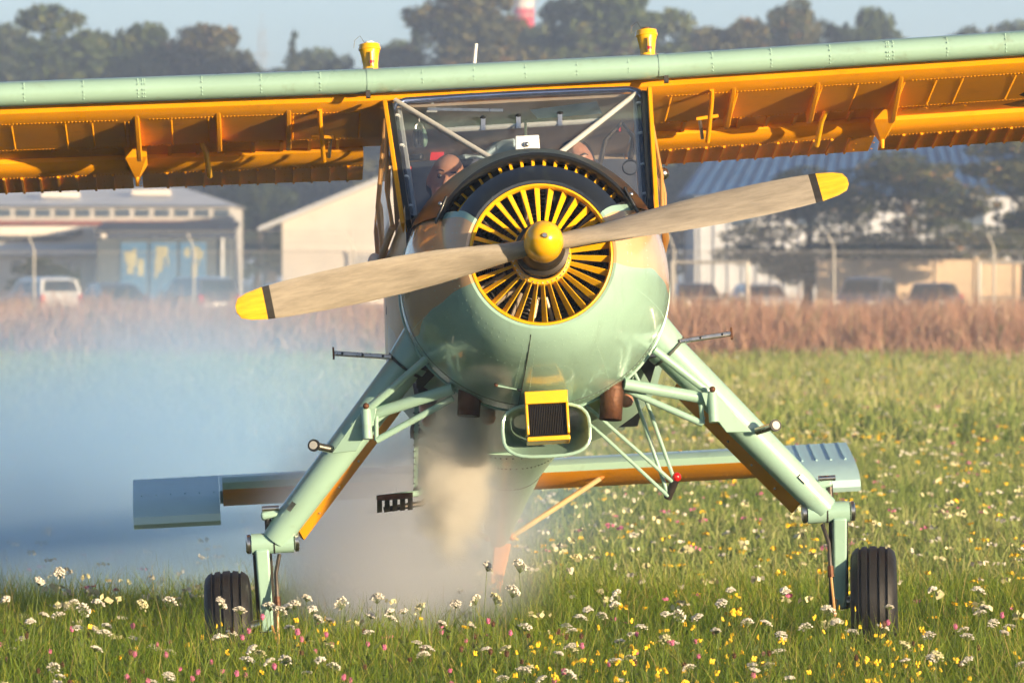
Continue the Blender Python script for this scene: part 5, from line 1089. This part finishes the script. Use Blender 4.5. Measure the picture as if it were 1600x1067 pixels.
m_jk = paint('black_jacket', (.018, .02, .026), .8, var=.2, scale=15); m_jk2 = paint('navy_jacket', (.02, .03, .06), .8, var=.2, scale=15); m_trs = paint('dark_trousers', (.03, .035, .05), .85)
person('balding person in a dark jacket at the left of the windscreen looking down', bb(697, 284, 1.90), .05, ([((0, .045, -.02), .088, (1.0, .85, .75))], paint('short_brown_hair', (.05, .03, .02), .8)), m_jk, m_trs, m_skin, (2, 14))
person('dark-haired person at the right half-hidden behind the black hood and brace', bb(903, 262, 1.95), .02, ([((0, .03, .045), .096, (.90, 1.0, .98)), ((0, .04, -.01), .092, (.92, .9, 1.0))], paint('dark_hair', (.015, .01, .008), .6)), m_jk2, m_trs, m_skin2, (-4, -8))
def cabin_thing(nm, label, cat, c):
    o = empty(nm); o.matrix_world = AM @ Matrix.Translation(c); return tag(o, label, cat)
c = bb(656, 216, 1.72); hs = cabin_thing('headset', 'black and green headset hanging behind the left of the windscreen', 'headset', c)
m_cup = paint('green_ear_cup', (.16, .26, .20), .4)
for s, m in ((-1, m_black), (1, m_cup)):
    q = MB().ball((s * .018, 0, 0), .04, 16, 10, (.42, .8, 1.1)).build('ear_cup', m, hs)
    MB().lathe([(-.006, .02), (-.010, .034), (.0, .04), (.010, .034), (.006, .02)], 18, axis='x', o=(s * .003, 0, 0)).build('ear_cushion', m_black, q)
MB().tube([(-.02, 0, .035), (-.014, 0, .06), (0, 0, .07), (.014, 0, .06), (.02, 0, .035)], .005, 8).build('head_band', m_steel, hs); MB().tube([(0, 0, .07), (.002, 0, .105)], .003, 6).build('hook', m_steel, hs)
c = bb(632, 228, 1.75); h2 = cabin_thing('ear_defender', 'black ear cup hanging beside the left window post', 'headset', c)
MB().ball((0, 0, 0), .05, 16, 10, (.32, .7, 1.05)).build('ear_cup', m_black, h2); MB().tube([(0, 0, .04), (.0, .01, .09)], .004, 6).build('hook', m_steel, h2)
c = bb(765, 250, 2.45); sh = cabin_thing('cloth_sheet', 'pale blue folded cloth sheet behind the windscreen between the two people', 'cloth', c)
gr = []
for i in range(9):
    for j in range(7):
        u, w = i / 8 - .5, j / 6 - .5; gr.append(V((u * .30, .05 * math.sin(u * 9 + w * 4) + .03 * w, (w * .14 + .02 * math.sin(u * 8)) * (1 - .8 * max(0, -u) * (w > 0)) + u * .06)))
ob = MB().add(gr, [(i * 7 + j, i * 7 + j + 1, (i + 1) * 7 + j + 1, (i + 1) * 7 + j) for i in range(8) for j in range(6)]).build('sheet', paint('pale_blue_cloth', (.45, .58, .66), .8, var=.05), sh)
tk = ob.modifiers.new('thick', 'SOLIDIFY'); tk.thickness = .003

# ================================================================ wildflowers
m_stem = paint('flower_stem', (.10, .14, .03), .7, var=.2, scale=20); m_umb = paint('white_petals', (.66, .62, .52), .7, var=.12, scale=40)
m_yel = paint('yellow_petals', (.80, .50, .01), .6, var=.15, scale=40); m_pnk = paint('pink_petals', (.52, .14, .26), .7, var=.25, scale=60); m_brn = paint('brown_seed_heads', (.10, .045, .02), .85, var=.3, scale=40)
m_ump2 = paint('dull_white_petals', (.48, .46, .38), .8, var=.15, scale=40); m_ump = paint('cream_petals', (.55, .52, .30), .7, var=.15, scale=40)  # duller white for the flowers farther back, and cream petals
def umbel(seed, h, w, n):
    r = random.Random(seed); st, hd = MB(), MB(); bx, by = r.uniform(-.06, .06), r.uniform(-.06, .06); top = V((bx, by, h))
    st.tube([(0, 0, 0), (bx * .3, by * .3, h * .5), top - V((0, 0, w * .55))], (.0028, .0023, .0016), 5); sp_ = top - V((0, 0, w * .55))
    tilt = Matrix.Rotation(r.uniform(-.5, .5), 3, 'X') @ Matrix.Rotation(r.uniform(-.4, .4), 3, 'Y')
    for k in range(n):
        a = k * 2.39996; q = math.sqrt((k + .5) / n); p = V((math.cos(a) * q * w, math.sin(a) * q * w, w * .42 * (1 - q * q) + r.uniform(-.003, .003)))
        p = sp_ + tilt @ (p + V((0, 0, w * .5)))
        st.tube([sp_, p], .0008, 3, cap=False)
        for f in range(4):
            b = p + V((r.uniform(-1, 1), r.uniform(-1, 1), r.uniform(-.3, .3))) * .005; s = r.uniform(.005, .0075); aa = r.uniform(0, 6); u = V((math.cos(aa), math.sin(aa), r.uniform(-.6, .6))); v_ = V((-math.sin(aa), math.cos(aa), r.uniform(-.6, .6)))
            hd.add([b + u * s, b + v_ * s, b - u * s, b - v_ * s, b + V((0, -.002, .004))], [(0, 1, 4), (1, 2, 4), (2, 3, 4), (3, 0, 4)])
    for k in range(4):   # feathery leaves
        z = h * r.uniform(.15, .7); a = r.uniform(0, 6.28); d = V((math.cos(a), math.sin(a), .5)); L0 = r.uniform(.05, .1)
        p0 = V((bx * z / h * .6, by * z / h * .6, z)); st.tube([p0, p0 + d * L0], (.0013, .0006), 3)
        for q in range(5):
            c = p0 + d * L0 * (.3 + .15 * q); e = V((-math.sin(a), math.cos(a), .2)) * .018 * (1 - q * .12)
            st.add([c - e, c + d * .006, c + e, c - d * .006], [(0, 1, 2, 3)])
    return st.mesh('stem', m_stem, smooth=False), hd.mesh('flower_head', m_umb if seed % 5 else m_ump, smooth=False)
def trefoil(seed, h):
    r = random.Random(seed); st, hd = MB(), MB()
    for k in range(1):
        a = r.uniform(0, 6.28); top = V((math.cos(a) * .03, math.sin(a) * .03, h)); st.tube([(0, 0, 0), top * .5 + V((0, 0, .01)), top], .0014, 4)
        for f in range(r.randint(3, 5)):
            b = top + V((r.uniform(-1, 1), r.uniform(-1, 1), r.uniform(-.4, .8))) * .009
            hd.ball(b, .0065, 6, 4, (1.2, .7, .7)); hd.ball(b + V((r.uniform(-.006, .006), 0, .005)), .0048, 5, 4, (1.4, .5, .8))
        for f in range(4):
            p0 = top * r.uniform(.3, .9); aa = r.uniform(0, 6.28); d = V((math.cos(aa), math.sin(aa), .4)) * .018; e = V((-d.y, d.x, 0)) * .4
            st.add([p0, p0 + d * .5 + e, p0 + d, p0 + d * .5 - e], [(0, 1, 2, 3)])
    return st.mesh('stem', m_stem, smooth=False), hd.mesh('flower_head', m_yel)
def clover(seed, h, mt):
    r = random.Random(seed); st, hd = MB(), MB(); top = V((r.uniform(-.05, .05), r.uniform(-.05, .05), h)); st.tube([(0, 0, 0), top * .5 + V((.01, 0, 0)), top], .0018, 4)
    hd.ball(top, .010, 8, 6)
    for k in range(60):
        d = V((r.gauss(0, 1), r.gauss(0, 1), r.gauss(.25, 1))).normalized(); u = d.orthogonal().normalized() * .0026; w = d.cross(u)
        b = top + d * .006; e = top + d * .0155 + V((0, 0, .003)); hd.add([b + u, b + w, b - u, b - w, e], [(0, 1, 4), (1, 2, 4), (2, 3, 4), (3, 0, 4)])
    for f in range(6):
        p0 = top * r.uniform(.3, .92); aa = r.uniform(0, 6.28); d = V((math.cos(aa), math.sin(aa), .3)) * .028; e = V((-d.y, d.x, 0)) * .4
        st.add([p0, p0 + d * .5 + e, p0 + d, p0 + d * .5 - e], [(0, 1, 2, 3)])
    return st.mesh('stem', m_stem, smooth=False), hd.mesh('flower_head', mt)
UMB = [umbel(k + 1, .30 + .035 * (k % 4), .026 + .006 * (k % 3), 20 + 3 * (k % 4)) for k in range(9)]
TRE = [trefoil(40 + k, .16 + .015 * k) for k in range(9)]; CLO = [clover(60 + k, .22 + .03 * k, m_pnk) for k in range(4)]; SEED = [clover(80 + k, .24 + .04 * k, m_brn) for k in range(2)]
def zone(x, y):
    u = 800 + x / y * F
    w = 'at the far left' if u < 250 else 'around the left wheel' if u < 480 else 'below the left step' if u < 700 else 'below the nose' if u < 960 else 'between the tailwheel and right wheel' if u < 1240 else 'around the right wheel' if u < 1430 else 'at the far right'
    return ('in the nearest grass ' if y < 27.6 else 'in the middle foreground grass ' if y < 29.2 else 'in the farther foreground grass ') + w
def plant(nm, pair, x, y, label, grp, hs=1.0):
    z = float(gz(np.array(x), np.array(y))); o = empty(nm, (x, y, z), (0, 0, random.uniform(0, 6.28))); o.scale = (.75, .75, hs)
    tag(o, label, 'flower', grp); link('stem', pair[0], o); link('flower_head', pair[1], o)
random.seed(11)
def spot(y0, y1):
    y = random.uniform(y0, y1); return random.uniform(-1, 1) * (y * .072 + .25), y
# the flowers that stand out one by one: (picture x, picture y of the head, distance)
for (x, yh, Y, k, lb) in ((47, 900, 28.6, 3, 'tall white umbel with a drooping head at the far left foreground'), (79, 884, 28.8, 7, 'tallest white umbel at the far left foreground'), (819, 872, 28.9, 2, 'tallest white umbel in front of the tailwheel'), (752, 876, 29.0, 6, 'thin white umbel just left of the tallest one before the tailwheel'), (810, 912, 28.6, 5, 'white umbel below the tallest one before the tailwheel'), (350, 930, 28.4, 1, 'small cream umbel on a slanted stem in front of the left wheel'), (530, 930, 28.8, 8, 'white umbel standing clear right of the left gear arm'), (580, 925, 28.8, 2, 'white umbel left of the plume base'), (655, 940, 28.8, 4, 'cream umbel at the foot of the plume'), (975, 938, 28.3, 6, 'white umbel right of the tailwheel'), (960, 920, 28.7, 1, 'double-headed white umbel right of the tailwheel'), (1210, 915, 28.5, 3, 'white umbel left of the right gear arm'), (1185, 965, 27.9, 7, 'broad white umbel low before the right gear arm'), (1296, 945, 28.2, 2, 'white umbel against the right gear arm'), (430, 945, 28.5, 5, 'white umbel against the left gear arm'), (130, 940, 28.3, 8, 'white umbel low at the left with a broad flat head'), (20, 930, 28.6, 0, 'white umbel at the very left edge'), (215, 935, 28.7, 4, 'white umbel midway between the left edge and the left wheel'), (262, 930, 28.9, 5, 'white umbel left of the left wheel against the smoke'), (480, 928, 28.8, 3, 'white umbel just right of the left gear arm'), (505, 945, 28.5, 0, 'low white umbel right of the left gear arm'), (615, 948, 28.6, 6, 'small white umbel left of the plume foot'), (700, 935, 28.9, 7, 'white umbel at the right of the plume foot'), (735, 928, 28.8, 1, 'cream umbel left of the tailwheel'), (780, 925, 28.9, 4, 'white umbel right before the tailwheel leg'), (905, 945, 28.4, 3, 'white umbel midway between tailwheel and red-capped handle'), (1060, 950, 28.3, 8, 'white umbel below the red-capped handle')):
    p = px(x, yh, Y); z0 = float(gz(np.array(p.x), np.array(Y))); pr = UMB[k]
    hh = max(v.co.z for v in pr[1].vertices); plant('white_wildflower', pr, p.x, Y, lb, 'white umbel wildflowers', (p.z - z0) / hh)
for k in range(130):
    x, y = spot(26.3, 31.2); plant('white_wildflower', random.choice(UMB), x, y, 'white umbel wildflower ' + zone(x, y), 'white umbel wildflowers in the foreground grass', random.uniform(.6, 1.05))
CL = [(spot(26.3, 31)) for _ in range(48)]
for k in range(270):
    cx_, cy_ = random.choice(CL); cx_ = cx_ if random.random() < .4 else abs(cx_); x, y = cx_ + random.gauss(0, .11), min(31, max(26.2, cy_ + random.gauss(0, .25)))
    plant('yellow_wildflower', random.choice(TRE), x, y, 'yellow trefoil wildflower ' + zone(x, y), 'yellow wildflowers in the foreground grass', random.uniform(.75, 1.2))
for k in range(75):
    x, y = spot(26.3, 30.5); x = x if random.random() < .45 else -abs(x)
    plant('pink_clover', random.choice(CLO), x, y, 'pink clover flower ' + zone(x, y), 'pink clovers in the foreground grass', random.uniform(.75, 1.1))
for k in range(40):
    x, y = spot(26.5, 30.5); plant('brown_seed_head', random.choice(SEED), x, y, 'brown dried seed head ' + zone(x, y), 'brown seed heads in the foreground grass', random.uniform(.8, 1.15))
# flowers further back, too many to tell apart: tufts of petals on the meadow
def specks(nm, label, n, y0, y1, size, z0, z1, mat, pw=1.0, bias=0.0):
    x, y = in_view(n, y0, y1, 2.5, p=pw); keep = rng.random(n) < (.35 + .65 * patch(x, y, .45, 3 + n % 7)); 
    if bias: keep &= rng.random(n) < np.clip(.5 + bias * x / (y * .07), .08, 1)
    x, y = x[keep], y[keep]; n = len(x); m = 7
    g = gz(x, y); c = np.stack([x, y, g + rng.uniform(z0, z1, n)], -1); s = size * rng.uniform(.6, 1.3, n)
    off = rng.normal(size=(n, m, 3)) * np.array([.55, .55, .16]); P = c[:, None] + off * s[:, None, None]
    u = rng.normal(size=(n, m, 3)); u /= np.linalg.norm(u, axis=-1)[..., None]; w = np.cross(u, rng.normal(size=(n, m, 3))); w /= np.linalg.norm(w, axis=-1)[..., None]
    q = (s * .42)[:, None, None]; Q = np.stack([P - u * q, P + w * q, P + u * q, P - w * q], 2).reshape(-1, 3)
    o = link(nm, np_mesh(nm, Q, np.arange(len(Q)).reshape(-1, 4), mat)); tag(o, label, 'flowers', kind='stuff')
specks('white_meadow_flowers', 'white umbel flowers scattered over the meadow behind the aircraft', 2600, 33, 145, .028, .16, .34, m_ump2, 1.25)
specks('yellow_meadow_flowers', 'yellow flowers scattered over the meadow behind the aircraft', 5200, 31, 145, .023, .10, .26, m_yel, 1.2, .45)
specks('pink_meadow_flowers', 'pink clovers scattered over the meadow behind the aircraft', 900, 31, 110, .022, .12, .28, m_pnk, 1.2)
specks('cream_meadow_flowers', 'faded cream flower heads over the meadow behind the aircraft', 2200, 31, 145, .035, .15, .32, m_ump, 1.2)

# ================================================================ smoke and air
def smoke(nm, label, c, size, dens, col, seed, scale, lo, hi, aniso=.25, soft=.45, stretch=(1, 1, 1)):
    m = bpy.data.materials.new(nm + '_volume'); m.use_nodes = True; nt = m.node_tree; nt.nodes.clear(); L = nt.links.new
    out = N(nt, 'ShaderNodeOutputMaterial'); vol = N(nt, 'ShaderNodeVolumePrincipled'); L(vol.outputs[0], out.inputs['Volume'])
    vol.inputs['Color'].default_value = (*col, 1); vol.inputs['Anisotropy'].default_value = aniso
    tc = N(nt, 'ShaderNodeTexCoord'); mp = N(nt, 'ShaderNodeMapping'); mp.inputs['Location'].default_value = (-1, -1, -1); mp.inputs['Scale'].default_value = (2, 2, 2); L(tc.outputs['Generated'], mp.inputs[0])
    ln = N(nt, 'ShaderNodeVectorMath', operation='LENGTH'); L(mp.outputs[0], ln.inputs[0])
    nz = N(nt, 'ShaderNodeTexNoise'); nz.inputs['Scale'].default_value = scale; nz.inputs['Detail'].default_value = 5; nz.inputs['Roughness'].default_value = .62; nz.inputs['Distortion'].default_value = .6
    m3 = N(nt, 'ShaderNodeMapping'); m3.inputs['Location'].default_value = (seed, seed * 2, 0); m3.inputs['Scale'].default_value = stretch; L(tc.outputs['Object'], m3.inputs[0]); L(m3.outputs[0], nz.inputs['Vector'])
    ad = N(nt, 'ShaderNodeMath', operation='MULTIPLY_ADD'); L(nz.outputs['Fac'], ad.inputs[0]); ad.inputs[1].default_value = 1.1; ad.inputs[2].default_value = -.55
    sm_ = N(nt, 'ShaderNodeMath', operation='ADD'); L(ln.outputs['Value'], sm_.inputs[0]); L(ad.outputs[0], sm_.inputs[1])
    r = N(nt, 'ShaderNodeMapRange', interpolation_type='SMOOTHSTEP'); r.inputs[1].default_value = hi; r.inputs[2].default_value = lo; r.inputs[3].default_value = 0; r.inputs[4].default_value = 1; L(sm_.outputs[0], r.inputs[0])
    r2 = N(nt, 'ShaderNodeMapRange', interpolation_type='SMOOTHSTEP'); r2.inputs[1].default_value = 1.0; r2.inputs[2].default_value = soft; L(ln.outputs['Value'], r2.inputs[0])
    pr = N(nt, 'ShaderNodeMath', operation='MULTIPLY'); L(r.outputs[0], pr.inputs[0]); L(r2.outputs[0], pr.inputs[1])
    d = N(nt, 'ShaderNodeMath', operation='MULTIPLY'); L(pr.outputs[0], d.inputs[0]); d.inputs[1].default_value = dens; L(d.outputs[0], vol.inputs['Density'])
    mb = MB().ball((0, 0, 0), .5, 24, 16); mb.v = [(x * size[0], y * size[1], z * size[2]) for x, y, z in mb.v]
    o = mb.build(nm, m, None, loc=c); tag(o, label, 'smoke', kind='stuff'); return o
smoke('exhaust_puff', 'dense tan puff of smoke rolling out of the left exhaust pipe', px(708, 735, 31.02), (.50, .62, 1.10), 40, (.97, .95, .90), 3.1, 5.5, .30, .85, soft=.25)
smoke('exhaust_plume', 'billowing pale brown smoke plume spreading over the grass under the fuselage', px(628, 850, 33.4), (1.8, 2.9, 1.9), 2.6, (.92, .94, .98), 7.7, 1.6, .15, 1.0)
smoke('drifting_smoke', 'thin blue smoke drifting over the meadow behind the left wheel', px(180, 770, 43.5), (8.4, 14, 3.8), .46, (.44, .70, 1.0), 1.3, .75, .15, .95, aniso=-.1, soft=.2, stretch=(.7, .4, 1.2))
smoke('low_smoke', 'thin bluish smoke hugging the grass behind the left wheel', px(260, 880, 38.5), (5.6, 6.5, 1.7), .42, (.52, .75, 1.0), 5.9, .9, .15, .95, aniso=-.1, soft=.25, stretch=(.8, .5, 1.2))
hz = MB().box((0, 1050, 21), (3400, 2900, 44.6)).build('haze', bpy.data.materials.new('haze_air'), smooth=False)
m = hz.data.materials[0]; m.use_nodes = True; nt = m.node_tree; nt.nodes.clear()
o_ = N(nt, 'ShaderNodeOutputMaterial'); v_ = N(nt, 'ShaderNodeVolumePrincipled'); v_.inputs['Color'].default_value = (.58, .73, 1, 1); v_.inputs['Density'].default_value = .0009; v_.inputs['Anisotropy'].default_value = .2
nt.links.new(v_.outputs[0], o_.inputs['Volume']); tag(hz, 'pale evening haze filling the air over the airfield', 'haze', kind='stuff')
